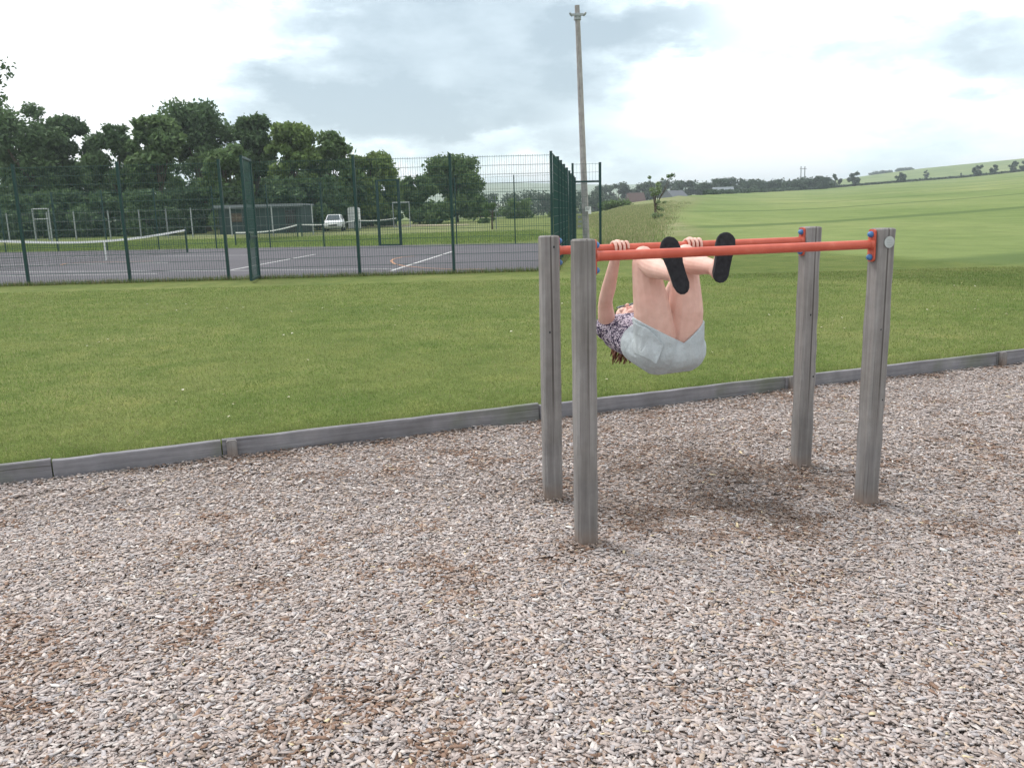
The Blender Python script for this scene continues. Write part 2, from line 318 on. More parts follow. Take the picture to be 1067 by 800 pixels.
def scatter_chips(n, xlo, xhi, ylo, yhi, lo, hi, seed, lift=1.0):
    r = np.random.default_rng(seed)
    x = r.uniform(xlo, xhi, n); y = r.uniform(ylo, yhi, n); v = -(x*EDY)+(y-5.93)*EDX
    k = (v < -.024) & (np.abs(x) < .66*y+1.0); x = x[k]; y = y[k]; v = v[k]; n = len(x)
    L = np.exp(r.normal(math.log(.0150), .50, n)); L = np.clip(L, lo, hi); W = L*r.uniform(.30, .95, n); W = np.clip(W, .0030, .017); T = r.uniform(.0008, .0026, n)
    yaw = r.uniform(0, 2*np.pi, n); pit = r.normal(0, .11, n); rol = r.normal(0, .13, n)
    z = bed(x, y)+r.uniform(0, .012, n)*lift+.003
    tp = r.uniform(.35, 1, (n, 2)); sk = r.uniform(-.35, .35, n)
    cs = np.array([[-1, -1, -1], [1, -1, -1], [1, 1, -1], [-1, 1, -1], [-1, -1, 1], [1, -1, 1], [1, 1, 1], [-1, 1, 1]], float)
    P = np.zeros((n, 8, 3))
    P[:, :, 0] = cs[:, 0]*L[:, None]/2; end = np.where(cs[:, 0][None, :] > 0, tp[:, :1], tp[:, 1:])
    P[:, :, 1] = cs[:, 1]*W[:, None]/2*end; P[:, :, 0] += P[:, :, 1]*sk[:, None]*2
    P[:, :, 2] = cs[:, 2]*T[:, None]/2+.0; P[:, :, 2] += (P[:, :, 0]**2)*r.uniform(-4, 4, n)[:, None]
    P[:, :, :] += r.normal(0, .0006, P.shape)
    cr, sr = np.cos(rol), np.sin(rol); a, b_ = P[:, :, 1].copy(), P[:, :, 2].copy(); P[:, :, 1] = a*cr[:, None]-b_*sr[:, None]; P[:, :, 2] = a*sr[:, None]+b_*cr[:, None]
    cr, sr = np.cos(pit), np.sin(pit); a, b_ = P[:, :, 0].copy(), P[:, :, 2].copy(); P[:, :, 0] = a*cr[:, None]+b_*sr[:, None]; P[:, :, 2] = -a*sr[:, None]+b_*cr[:, None]
    cr, sr = np.cos(yaw), np.sin(yaw); a, b_ = P[:, :, 0].copy(), P[:, :, 1].copy(); P[:, :, 0] = a*cr[:, None]-b_*sr[:, None]; P[:, :, 1] = a*sr[:, None]+b_*cr[:, None]
    P[:, :, 0] += x[:, None]; P[:, :, 1] += y[:, None]; P[:, :, 2] += z[:, None]
    # colours: silvered, grey-brown, tan, fresh
    pal = np.array([[.52, .465, .445], [.46, .405, .385], [.38, .325, .305], [.43, .345, .295], [.60, .56, .54], [.27, .18, .135], [.50, .415, .345], [.44, .42, .43]])
    br = fbm(x*.9, y*.9, 21, 4); br2 = fbm(x*4.6, y*4.6, 22, 3); worn_shade = np.exp(-(((x-1.02)/.78)**2+((y-4.3)/.62)**2))*(.25+1.3*np.clip((br2-.35)*2.2, 0, 1)); sd = (x-1.12)*.80+(y-4.25)*.60; sn_ = -(x-1.12)*.60+(y-4.25)*.80; worn_shade = np.minimum(1, np.maximum(worn_shade, 1.05*np.exp(-((sn_/.42)**2+(sd/.12)**2))))  # worn bark under the bars, with the hanging person's shadow painted into it
    for (px_, py_) in POSTS: worn_shade = np.maximum(worn_shade, .75*np.exp(-((x-px_)**2+(y-py_)**2)/.018))
    worn_shade = np.maximum(worn_shade, .6*np.exp(-(((v+.05)/.12)**2))*(br2 > .45))
    fac = np.clip((br-.44)*4.2, 0, 1)*.30+np.clip((br2-.61)*9, 0, 1)*.6+worn_shade*.75; fac = np.clip(fac, 0, .92)
    q = r.uniform(0, 1, n); q2 = r.uniform(0, 1, n)
    grey = r.choice([0, 1, 2, 4, 7, 3, 6, 5], n, p=[.27, .20, .10, .14, .13, .07, .05, .04]); brown = r.choice([5, 3, 2, 1, 6], n, p=[.42, .26, .17, .08, .07])
    c = pal[np.where(q < fac, brown, grey)]*r.uniform(.86, 1.14, n)[:, None]*np.array([.87, .84, .825])*(1-.38*worn_shade)[:, None]
    c[q2 < .0035] = (.60, .50, .33); c[(q2 > .0035) & (q2 < .008)] = (.66, .64, .61)
    Fc = np.array([[4, 5, 6, 7], [0, 1, 5, 4], [1, 2, 6, 5], [2, 3, 7, 6], [3, 0, 4, 7]])
    Fa = (Fc[None]+8*np.arange(n)[:, None, None]).reshape(-1, 4)
    return P.reshape(-1, 3), Fa, np.repeat(c, 8, 0)
POSTS = [(.32, 3.65), (1.78, 4.09), (.20, 4.29), (1.66, 4.71)]
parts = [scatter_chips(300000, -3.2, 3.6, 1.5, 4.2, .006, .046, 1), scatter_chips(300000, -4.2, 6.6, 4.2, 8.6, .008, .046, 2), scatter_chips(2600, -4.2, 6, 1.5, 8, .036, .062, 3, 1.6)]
Vs, Fs, Cs, off = [], [], [], 0
for V_, F_, C_ in parts: Vs.append(V_); Fs.append(F_+off); Cs.append(C_); off += len(V_)
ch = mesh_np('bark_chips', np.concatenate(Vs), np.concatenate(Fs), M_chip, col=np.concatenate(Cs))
tag(ch, 'weathered grey and brown bark chips covering the play area ground', 'bark chips', kind='stuff')
print('chips', len(ch.data.vertices)//8)

# ------------------------------------------------------------------ grass blades
def blades(name, x, y, z, h, w, c, lean=.5, seed=5, mat=M_blade):
    r = np.random.default_rng(seed); n = len(x); yaw = r.uniform(0, 2*np.pi, n); ld = r.uniform(0, 2*np.pi, n); la = np.abs(r.normal(0, lean, n))
    P = np.zeros((n, 3, 3)); dx, dy = np.cos(yaw)*w/2, np.sin(yaw)*w/2
    P[:, 0, 0] = x-dx; P[:, 0, 1] = y-dy; P[:, 1, 0] = x+dx; P[:, 1, 1] = y+dy; P[:, 0, 2] = P[:, 1, 2] = z-.003
    P[:, 2, 0] = x+np.cos(ld)*np.sin(la)*h; P[:, 2, 1] = y+np.sin(ld)*np.sin(la)*h; P[:, 2, 2] = z+h*np.cos(la)
    return mesh_np(name, P.reshape(-1, 3), np.arange(3*n).reshape(-1, 3), mat, col=np.repeat(c, 3, 0))
def lawn_pts(n, seed):
    r = np.random.default_rng(seed); y = 4.4+(r.uniform(0, 1, n)**1.7)*13.5; x = r.uniform(-.68, .68, n)*(y+1)
    v = -(x*EDY)+(y-5.93)*EDX; k = v > .045; return x[k], y[k], v[k]
x, y, v = lawn_pts(520000, 31); n = len(x); r = np.random.default_rng(32)
cl = fbm(x*1.1, y*1.1, 41, 4); cl2 = fbm(x*9, y*9, 42, 2)
ga = np.array([.155, .228, .058]); gb = np.array([.250, .275, .100]); gc = np.array([.34, .31, .17])
mixv = np.clip((cl-.3)*1.7, 0, 1)[:, None]; c = ga*(1-mixv)+gb*mixv; dry = r.uniform(0, 1, n) < .06+.1*(cl2 > .6); c[dry] = gc
c = c*r.uniform(.7, 1.3, n)[:, None]*(.75+.5*cl2)[:, None]
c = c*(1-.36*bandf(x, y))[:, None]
edge = (v < .15) & (r.uniform(0, 1, n) < .5)
h = r.uniform(.012, .028, n)*(.8+.5*cl2)*(1+.03*(y-5)); h[edge] *= 2.4
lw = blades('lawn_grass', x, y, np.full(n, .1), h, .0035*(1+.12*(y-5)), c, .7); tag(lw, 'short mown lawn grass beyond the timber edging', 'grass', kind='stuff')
# taller tufts along fence foot, and grass behind the court
def tufts(name, pts, h, w, c, label, seed, per=26, spread=.12, zf=tz):
    r = np.random.default_rng(seed); P = np.repeat(np.array(pts, float), per, 0); n = len(P)
    P += r.normal(0, spread, P.shape); z = terrain(P[:, 0], P[:, 1]); hh = h*r.uniform(.35, 1.1, n)
    cc = np.array(c)[r.integers(0, len(c), n)]*r.uniform(.7, 1.3, n)[:, None]
    o = blades(name, P[:, 0], P[:, 1], z, hh, w, cc, .35, seed+1); tag(o, label, 'grass', kind='stuff'); return o
fpt = [(x_, 20.42+.03*x_+.03-.10+random.gauss(0, .05)) for x_ in np.arange(-14, 1.2, .045)]
fpt += [(1.07+(s*1.55), 20.45+s*13.2) for s in np.arange(0, 1, .006)]
tufts('fence_foot_grass', fpt, .14, .012, [(.11, .17, .05), (.16, .20, .07), (.22, .20, .10)], 'longer uncut grass along the foot of the green court fence', 51, 22, .06)
r = np.random.default_rng(9); yv = r.uniform(30, 130, 9000); uv = r.uniform(.075, .235, 9000); k = uv < np.interp(yv, [0, 30, 60, 110, 200], [.3, .17, .19, .21, .235]); yv, uv = yv[k], uv[k]
k = ((uv > .105) | (yv > 60)) & (r.uniform(0, 1, len(uv)) < .15+.8*smooth((.21-uv)/.07)); yv, uv = yv[k], uv[k]
tufts('meadow_grass', np.stack([uv*yv, yv], -1), .20, .03, [(.20, .25, .10), (.30, .30, .15), (.40, .36, .22), (.17, .23, .08)], 'tall seeding meadow grass on the rough verge between court and field', 61, 14, .35)
r = np.random.default_rng(10); n = 5000; yv = r.uniform(41, 62, n); xv = r.uniform(-34, 2.5, n); k = yv > 39.5-.235*xv; yv, xv = yv[k], xv[k]
tufts('rough_grass', np.stack([xv, yv], -1), .14, .03, [(.17, .25, .07), (.22, .28, .09)], 'rough green grass behind the far court fence', 71, 12, .3)
# daisies
dm = MB(); 
for q in range(9):
    a = q*2*math.pi/9; dm.add([(0, 0, .03), (math.cos(a-.3)*.012, math.sin(a-.3)*.012, .033), (math.cos(a)*.016, math.sin(a)*.016, .034), (math.cos(a+.3)*.012, math.sin(a+.3)*.012, .033)], [(0, 1, 2, 3)], 0)
dm.ball((0, 0, .033), (.005, .005, .003), 8, 1); dm.tube([(0, 0, 0), (0, 0, .03)], .0012, 5, 2)
d0 = dm.build('daisy', [M_daisy, M_yel, M_blade]); tag(d0, 'tiny white daisy growing in the mown lawn', 'daisy', 'white daisies scattered over the lawn')
r = np.random.default_rng(77); cc = 0
spots = []
while len(spots) < 90:
    cx, cy = r.uniform(-6, 9), r.uniform(5.5, 15)
    for q in range(r.integers(1, 5)):
        x_, y_ = cx+r.normal(0, .25), cy+r.normal(0, .25); v_ = -(x_*EDY)+(y_-5.93)*EDX
        if v_ > .2 and abs(x_) < .6*y_: spots.append((x_, y_))
for i, (x_, y_) in enumerate(spots):
    o = d0 if i == 0 else d0.copy()
    if i: COL.objects.link(o)
    o.location = (x_, y_, .098); s_ = .45+.035*y_*r.uniform(.3, 1.1); o.scale = (s_, s_, 1); o.rotation_euler = (r.normal(0, .25), r.normal(0, .25), r.uniform(0, 6))

# ------------------------------------------------------------------ timber edging
def edge_pt(s, v=0, z=0): return (s*EDX-v*EDY, 5.93+s*EDY+v*EDX, z)
ed = empty('timber_edging', edge_pt(0)); tag(ed, 'long low grey timber board edging between bark chips and lawn', 'edging')
joints = [-8.2, -5.6, -2.95, -1.99, .20, 2.38, 4.75, 7.4, 10]
ang = math.atan2(EDY, EDX)
rr = random.Random(3)
for i in range(len(joints)-1):
    a, b_ = joints[i]+.004, joints[i+1]-.004; m = MB(); n = 14; th = .038; rows = []
    zt = .130+rr.uniform(-.006, .006); tilt = rr.uniform(-.006, .006)
    for q in range(n+1):
        s = (b_-a)*q/n-(b_-a)/2; wob = rr.uniform(-.0022, .0022)
        zz = zt+wob+tilt*(q/n-.5)
        rows.append([(s, -th/2+wob, -.10), (s, -th/2+wob, zz-.005), (s, -th/2+.006+wob, zz), (s, th/2-.005, zz), (s, th/2, zz-.005), (s, th/2, -.10)])
    vs = [p for r_ in rows for p in r_]; fs = []
    for q in range(n):
        for k in range(6): fs.append((q*6+k, (q+1)*6+k, (q+1)*6+(k+1) % 6, q*6+(k+1) % 6))
    fs.append(tuple(range(6))); fs.append(tuple(range(n*6+5, n*6-1, -1))); m.add(vs, fs)
    o = m.build('board', M_board, ed, world=False)
    c = edge_pt((a+b_)/2); o.location = (c[0]-edge_pt(0)[0], c[1]-edge_pt(0)[1], 0); o.rotation_euler = (0, 0, ang)
for s in (-4.3, -1.93, .26, 2.44, 4.8, 7.45):
    m = MB(); m.box((0, 0, -.01), (.062, .034, .27)); m.box((0, 0, .128), (.054, .026, .008))
    o = m.build('peg', M_post, ed, world=False); c = edge_pt(s, -.040); o.location = (c[0]-edge_pt(0)[0], c[1]-edge_pt(0)[1], 0); o.rotation_euler = (0, 0, ang+.03)

# ------------------------------------------------------------------ parallel bars
pb_o = Vector((1.0, 4.18, 0)); PBA = math.atan2(.43, 1.46)
pb = empty('parallel_bars', pb_o, 0); tag(pb, 'exercise parallel bars, two red tubes on four weathered timber posts in the bark', 'parallel bars')
def post_mesh(h, w, seed):
    rr = random.Random(seed); m = MB(); ch_ = .012; n = 16; rows = []; lean = (rr.uniform(-.003, .003), rr.uniform(-.003, .003))
    for q in range(n+1):
        z = -.12+(h+.12)*q/n; k = w/2*(1+rr.uniform(-.008, .008)); c_ = ch_*(1+rr.uniform(-.4, .5)); ox, oy = lean[0]*q/n, lean[1]*q/n
        rows.append([(ox+a, oy+b_, z) for a, b_ in ((-k+c_, -k), (k-c_, -k), (k, -k+c_), (k, k-c_), (k-c_, k), (-k+c_, k), (-k, k-c_), (-k, -k+c_))])
    k = w/2-.008; c_ = ch_
    rows.append([(lean[0]+a, lean[1]+b_, h+.006) for a, b_ in ((-k+c_, -k), (k-c_, -k), (k, -k+c_), (k, k-c_), (k-c_, k), (-k+c_, k), (-k, k-c_), (-k, -k+c_))])
    vs = [p for r_ in rows for p in r_]; fs = []
    for q in range(len(rows)-1):
        for k in range(8): fs.append((q*8+k, q*8+(k+1) % 8, (q+1)*8+(k+1) % 8, (q+1)*8+k))
    fs.append(tuple(range((len(rows)-1)*8, len(rows)*8))); m.add(vs, fs); return m
BARZ = 1.305
for (na, nb, tag_) in ((POSTS[0], POSTS[1], 'near'), (POSTS[2], POSTS[3], 'far')):
    A = Vector((*na, 0)); B = Vector((*nb, 0)); d = (B-A).normalized(); yaw = math.atan2(d.y, d.x); R3 = Matrix.Rotation(yaw, 3, 'Z'); w = .093
    for q, P in enumerate((A, B)):
        o = post_mesh(1.374, w, hash((P.x*100)//1) % 999).build('post', M_post, pb, world=False); o.location = P-pb_o; o.rotation_euler = (0, 0, yaw-(.10 if q == 0 else 0))
        yy = yaw-(.10 if q == 0 else 0); Rk = Matrix.Rotation(yy, 3, 'Z')
        for (kx, kz) in ((.018, 1.325), (-.010, .90), (.024, .55))[q:q+2]:
            kn = MB(); kn.ball((kx, -w/2+.001, kz), (.0045, .002, .0065), 8); kn.build('knot', M_dark, o, world=False)
    ea = A+d*(w/2+.004); eb = B-d*(w/2+.009)
    m = MB(); m.tube([ea+Vector((0, 0, BARZ)), eb+Vector((0, 0, BARZ))], .0215, 24); bar = m.build('bar', M_red, pb)
    for P, sg in ((ea, 1), (eb, -1)):
        m = MB(); yz = []
        c0 = P-d*sg*.003+Vector((0, 0, BARZ-.005)); hw, hh, t = .023, .076, .0045; prof = []
        for (cx, cz, a0) in ((hw-.014, hh-.014, 0), (-hw+.014, hh-.014, 90), (-hw+.014, -hh+.014, 180), (hw-.014, -hh+.014, 270)):
            for a in (0, 30, 60, 90): prof.append((cx+.014*math.cos(math.radians(a0+a)), cz+.014*math.sin(math.radians(a0+a))))
        n = len(prof); vs = [c0+R3@Vector((dx, yy, zz)) for dx in (-t, t) for yy, zz in prof]
        m.add(vs, [tuple(range(n-1, -1, -1)), tuple(range(n, 2*n))]+[(k, (k+1) % n, n+(k+1) % n, n+k) for k in range(n)])
        m.tube([c0+Vector((0, 0, .005))+d*sg*.004, c0+Vector((0, 0, .005))+d*sg*.02], [.028, .0225], 20, cap=False)
        mp = m.build('mounting_plate', M_red, pb)
        for zz in (.052, -.055):
            m = MB(); m.tube([c0+Vector((0, 0, zz))+d*sg*.005, c0+Vector((0, 0, zz))+d*sg*.014], [.0150, .0150], 16); m.ball(c0+Vector((0, 0, zz))+d*sg*.012, .0142, 14); o = m.build('bolt_cap', M_blue, mp)
# maker's plaque on near right post
P = Vector((*POSTS[1], 0)); yy = PBA; Rk = Matrix.Rotation(yy, 3, 'Z')
m = MB(); c0 = P+Rk@Vector((.004, -.0485, 1.315)); nrm = Rk@Vector((0, -1, 0)); m.tube([c0, c0+nrm*.003], .0275, 28)
pl = m.build('plaque', M_plaque, pb)
m = MB()
for zz, ww in ((.011, .026), (.004, .034), (-.003, .03), (-.013, .016)): m.box(c0+nrm*.0034+Vector((0, 0, zz)), (ww, .0006, .0022), yy)
m.build('engraving', M_grey, pl)

# ------------------------------------------------------------------ court
def quad_sheet(name, pts, z, mat):
    me = MB(); me.add([(p[0], p[1], z) for p in pts], [tuple(range(len(pts)))]); o = me.build(name, mat); o['kind'] = 'structure'; return o
def front_y(x_): return 20.42+.03*x_
crt = [(-34, front_y(-34)+.15), (1.15, front_y(1.15)+.15), (2.95, 37.9), (-34, 46.9)]
quad_sheet('court', crt, .112, M_asph)
kb = MB()                                    # pale concrete edging strip
for (a, b_) in ((crt[0], crt[1]), (crt[1], crt[2]), (crt[2], crt[3])):
    A = Vector((*a, .10)); B = Vector((*b_, .10)); d = (B-A); kb.box((A+B)/2+Vector((0, 0, -.01)), (d.length+.04, .07, .06), math.atan2(d.y, d.x))
o = kb.build('court_kerb', M_roof); o['kind'] = 'structure'
def line(mb, pts, w):
    P = [Vector((*gp(px, py, .116)[:2], .116)) for px, py in pts]
    for a, b_ in zip(P[:-1], P[1:]):
        d = (b_-a).normalized(); s = Vector((-d.y, d.x, 0))*w/2; a2 = a-d*w*.3; mb.add([a2-s, b_-s, b_+s, a2+s], [(0, 1, 2, 3)])
lm = MB()
for pts in ([(-20, 283.5), (150, 282.6), (258, 281.8), (415, 280.0)], [(-20, 288), (165, 285.2)], [(241, 281.3), (328.6, 265)], [(408, 282), (472, 261.8)], [(20, 268.2), (262, 266)], [(-10, 276.5), (175, 273.8)]): line(lm, pts, .085)
o = lm.build('court_line', M_line); o['kind'] = 'structure'
for v_ in o.data.vertices: v_.co.z += .0
lm = MB(); P3 = [(431, 267), (419, 268), (410, 270), (407.5, 272), (411, 275), (422, 277.4), (445, 279.4), (474, 280.8), (505, 280.2)]; line(lm, P3, .07)
line(lm, [(62, 276.5), (70, 274.4), (95, 273.2), (130, 273.0), (160, 272.2)], .07)
o = lm.build('court_circle_line', M_orange); o['kind'] = 'structure'
for v_ in o.data.vertices: v_.co.z += .004

# ------------------------------------------------------------------ welded mesh fences
def wire_panel(A, B, z0, z1, parent, vs=.055, hs=.20, r=.0037, hr=.005, mat=None, zf=None, name='mesh_panel'):
    A = Vector(A); B = Vector(B); d = (B-A); L = d.length; d.normalize(); s = Vector((-d.y, d.x, 0)); V = []; Fc = []
    def prism(p, q, r_, ax1, ax2):
        b0 = len(V)
        for P in (p, q):
            for k in range(3):
                a = k*2*math.pi/3; V.append(P+ax1*math.cos(a)*r_+ax2*math.sin(a)*r_)
        for k in range(3): Fc.append((b0+k, b0+(k+1) % 3, b0+3+(k+1) % 3, b0+3+k))
    up = Vector((0, 0, 1))
    n = int(L/vs)
    for i in range(n+1):
        p = A+d*(L*i/n); prism(Vector((p.x, p.y, z0)), Vector((p.x, p.y, z1+.03)), r, d, s)
    k = int((z1-z0)/hs)
    for i in range(k+1):
        z = z0+(z1-z0)*i/k
        for o_ in (-.006, .006): prism(Vector((A.x, A.y, z))+s*o_, Vector((B.x, B.y, z))+s*o_, hr, s, up)
    o = mesh_np(name, np.array([tuple(v) for v in V])-np.array(parent.location), Fc, mat or M_wire, parent); return o
def fpost(x_, y_, h, parent, w=.06, d=.06, mat=None, yaw=0, name='post', z=None):
    z = tz(x_, y_) if z is None else z
    m = MB(); m.box((x_, y_, z+h/2-.1), (w, d, h+.2), yaw); m.box((x_, y_, z+h+.004), (w+.006, d+.006, .012), yaw); return m.build(name, mat or M_green, parent)
H1 = 2.74
fr = empty('mesh_fence', (-6, front_y(-6), .1)); tag(fr, 'dark green welded mesh fence along the near side of the tarmac court', 'fence')
px_ = [-16.0, -13.65, -11.31, -8.95, -6.64, -5.93, -3.55, -1.31, 1.05]
for x_ in px_: fpost(x_, front_y(x_), H1+.02, fr)
for a, b_ in zip(px_[:-1], px_[1:]):
    if a == -6.64: continue
    wire_panel((a+.04, front_y(a), 0), (b_-.04, front_y(b_), 0), .15, .1+H1-.06, fr)
# open gate leaf, swung out towards the lawn
gt = empty('mesh_gate', (-5.90, front_y(-5.9)-.06, .1)); tag(gt, 'narrow green mesh gate standing open towards the lawn, edge on', 'gate')
ga_ = Vector((-5.90, front_y(-5.9)-.09, 0)); gb_ = Vector((-5.73, 18.95, 0)); gyaw = math.atan2(gb_.y-ga_.y, gb_.x-ga_.x)
m = MB()
for P in (ga_, gb_): m.box((P.x, P.y, .1+H1/2+.03), (.06, .06, H1-.04), gyaw)
for z in (.17, 1.1, .1+H1-.02): m.box(((ga_.x+gb_.x)/2, (ga_.y+gb_.y)/2, z), ((gb_-ga_).length-.06, .045, .05), gyaw)
m.build('frame', M_green, gt)
wire_panel(ga_+(gb_-ga_)*.06, gb_-(gb_-ga_)*.06, .2, .1+H1-.06, gt)
m = MB(); m.box((gb_.x+.02, gb_.y+.10, 1.12), (.03, .14, .16), gyaw+1.57); m.build('latch', M_green, gt)
# side fence running away from the near corner
sd = empty('mesh_fence', (1.8, 27, .1)); tag(sd, 'green mesh fence seen end on, running away along the right side of the court', 'fence')
def side(t): return Vector((1.05+.035+t*1.86, front_y(1.05)+t*17.1, 0))
ys = [.0, .14, .24, .36, .49, .62, .76, .9, 1.0]
for q, t in enumerate(ys[1:]):
    P = side(t); fpost(P.x, P.y, H1+.04, sd, .075, .075)
for a, b_ in zip(ys[:-1], ys[1:]):
    if a == .49: continue
    wire_panel(side(a+.004), side(b_-.004), .15, .1+H1-.04, sd)
# tall gateway frame at the right side
gw = empty('gateway', (2.9, 31.2, .1)); tag(gw, 'tall green gateway frame with mesh above its crossbar beside the timber pole', 'gateway')
A = Vector((2.38, 31.4, 0)); B = Vector((3.37, 31.4, 0))
fpost(B.x, B.y, 3.05, gw, .085, .085); fpost(A.x, A.y, 3.05, gw, .07, .07)
m = MB(); m.box((2.875, 31.4, 2.50), (.91, .06, .06)); m.build('crossbar', M_green, gw)
wire_panel((2.42, 31.4, 0), (3.32, 31.4, 0), 2.54, 3.12, gw, .1, .2)
lf = Vector((2.46, 31.2, 0)); lg = Vector((2.78, 30.2, 0)); wire_panel(lf, lg, .2, 2.4, gw, .05, .2, name='gate_leaf')
# far fence of the court
ff = empty('mesh_fence', (-12, 42, .1)); tag(ff, 'thin green mesh fence along the far side of the court', 'fence')
fx = [-33, -29.8]+[float(gp(px, py, .1)[0]) for px, py in ((9, 263), (64, 262), (116, 261), (170, 260), (225, 259.5), (278, 259), (335, 258))]
fyl = lambda x_: 38.75-.245*x_
fx2 = [-6.05, -4.95, -2.35, .32, 2.9]
for x_ in fx+fx2: fpost(x_, fyl(x_), 3.0, ff, .055, .055)
for a, b_ in zip(fx+fx2[:0], fx[1:]): wire_panel((a, fyl(a), 0), (b_, fyl(b_), 0), .15, 3.05, ff, .09, .25, .0034, .0046)
for a, b_ in ((fx[-1], -6.05), (-4.95, -2.35), (-2.35, .32), (.32, 2.9)): wire_panel((a, fyl(a), 0), (b_, fyl(b_), 0), .15, 3.05, ff, .09, .25, .0034, .0046)
g2 = empty('gate', (-5.5, fyl(-5.5), .1)); tag(g2, 'closed green framed gate in the far court fence', 'gate')
m = MB(); a, b_ = -5.98, -5.02; yw = math.atan(-.245)
for x_ in (a, b_): m.box((x_, fyl(x_), 1.6), (.06, .05, 3.0), yw)
for z in (.14, 3.08): m.box(((a+b_)/2, fyl(-5.5), z), (.93, .045, .07), yw)
m.build('frame', M_green, g2); wire_panel((a+.04, fyl(a), 0), (b_-.04, fyl(b_), 0), .2, 3.05, g2, .07, .25, .004, .005)

# chain link fence beyond, grey cranked posts
cf = empty('chain_link_fence', (-25, 72, tz(-25, 72))); tag(cf, 'grey chain link fence on concrete posts in front of the trees', 'fence')
cx = []
for px in (-40, 8, 50, 78, 114, 146, 174, 200, 241, 284, 326):
    D = 74-.012*px; u = U_(px, 235)[0]; cx.append((u*D, D)); fpost(u*D, D, 2.35, cf, .085, .085, M_grey)
for (a, b_) in zip(cx[:-1], cx[1:]): wire_panel((*a, 0), (*b_, 0), tz(*a)+.1, tz(*a)+2.2, cf, .5, .7, .004, .006, M_grey, name='wire_panel')

# ------------------------------------------------------------------ tennis nets
def net(A, B, hA, hB, mid, label, strap=True):
    A = Vector((*A, 0)); B = Vector((*B, 0)); c = (A+B)/2; e = empty('tennis_net', (c.x, c.y, tz(c.x, c.y)+.016)); tag(e, label, 'tennis net', 'tennis nets')
    d = (B-A); L = d.length; d.normalize(); n = 24; yaw = math.atan2(d.y, d.x); s = Vector((-d.y, d.x, 0))
    zA, zB = tz(A.x, A.y), tz(B.x, B.y)
    def top(t): return zA+(zB-zA)*t+(hA*(1-t)+hB*t)-((hA+hB)/2-mid)*math.sin(math.pi*t)
    def gz(t): return zA+(zB-zA)*t
    for P, h_, z_ in ((A, hA, zA), (B, hB, zB)):
        m = MB(); m.tube([P+Vector((0, 0, z_-.1)), P+Vector((0, 0, z_+h_+.03))], .04, 12); m.ball(P+Vector((0, 0, z_+h_+.03)), .042, 10); m.build('post', M_green, e)
    m = MB()
    for sgn in (-1, 1):
        vs = []
        for i in range(n+1):
            t = i/n; P = A+d*L*t+s*.012*sgn; vs += [P+Vector((0, 0, top(t)-.075)), P+Vector((0, 0, top(t)))]
        m.add(vs, [(2*i, 2*i+2, 2*i+3, 2*i+1) for i in range(n)])
    vs = []
    for i in range(n+1):
        t = i/n; P = A+d*L*t; vs += [P+s*.012+Vector((0, 0, top(t))), P-s*.012+Vector((0, 0, top(t)))]
    m.add(vs, [(2*i, 2*i+2, 2*i+3, 2*i+1) for i in range(n)]); m.build('tape', M_white, e)
    m = MB(); k = int(L/.09)
    for i in range(k+1):
        t = i/k; P = A+d*L*t; m.tube([P+Vector((0, 0, gz(t)+.04)), P+Vector((0, 0, top(t)-.07))], .0035, 3, cap=False)
    for j in range(10):
        f = j/10; m.tube([A+d*L*t+Vector((0, 0, gz(t)+.04+(top(t)-.1-gz(t))*f)) for t in [q/8 for q in range(9)]], .0035, 3, cap=False)
    m.build('netting', M_net, e)
    if strap:
        m = MB(); P = A+d*L*.5+Vector((0, 0, (gz(.5)+top(.5))/2)); m.box(P, (.07, .03, top(.5)-gz(.5)), yaw); m.build('centre_strap', M_white, e)
net((-14.36, 38.4), (-16.0, 26.3), 1.02, 1.0, .76, 'long sagging tennis net with white tape on the tarmac court')
net((-14.95, 47.2), (-14.7, 60.2), .72, .92, .66, 'tennis net on the grass behind the court, the second one from the left', False)
net((-14.7, 61.4), (-13.75, 77.5), .92, .95, .8, 'tennis net on the grass passing in front of the white car', False)
net((-13.5, 78.6), (-12.1, 94), .95, .95, .85, 'farthest short looking tennis net beside the pale goal frame', False)

# goals
sx_ = []
for k in range(19):
    t_ = k/18; sx_.append((at(372+t_*118, 230, 96).x, 95+3*math.sin(t_*5), 1.2+1.6*math.sin(t_*3.1)))
vs = []
for x_, y_, w_ in sx_: vs += [(x_, y_-w_, tz(x_, y_-w_)+.05), (x_, y_+w_, tz(x_, y_+w_)+.05)]
m = MB(); m.add(vs, [(2*k, 2*k+2, 2*k+3, 2*k+1) for k in range(18)]); o = m.build('path', plain('pale_sand', (.42, .36, .27), .95, .1, 0, .3, 3)); o['kind'] = 'structure'
def goal(name, c, w, h, yaw, label, mat, depth=.8):
    e = empty(name, (c[0], c[1], tz(*c)), yaw); tag(e, label, 'goal', 'sports goals'); 
    m = MB(); r = .06
    m.tube([(-w/2, 0, -.1), (-w/2, 0, h)], r, 10); m.tube([(w/2, 0, -.1), (w/2, 0, h)], r, 10); m.tube([(-w/2-r, 0, h), (w/2+r, 0, h)], r, 10); m.build('frame', mat, e, world=False)
    m = MB()
    for s in (-1, 1): m.tube([(s*w/2, 0, h), (s*w/2, depth, h*.85), (s*w/2, depth*1.4, 0)], .03, 8)
    m.tube([(-w/2, depth*1.4, .02), (w/2, depth*1.4, .02)], .03, 8); m.build('back_frame', mat, e, world=False); return e
P = at(418.5, 226, 88); goal('goal', (P.x, P.y), 1.65, 2.5, .1, 'pale goal frame on the grass right of the white car', M_grey)
m_e = empty('sports_hoop_frame', (at(44, 250, 66).x, 66, tz(-38, 66))); tag(m_e, 'tall grey steel frame with two crossbars by the trees at far left', 'frame')
x0 = at(36.5, 240, 66).x; x1 = at(53, 240, 66).x; m = MB(); z0 = tz(x0, 66)
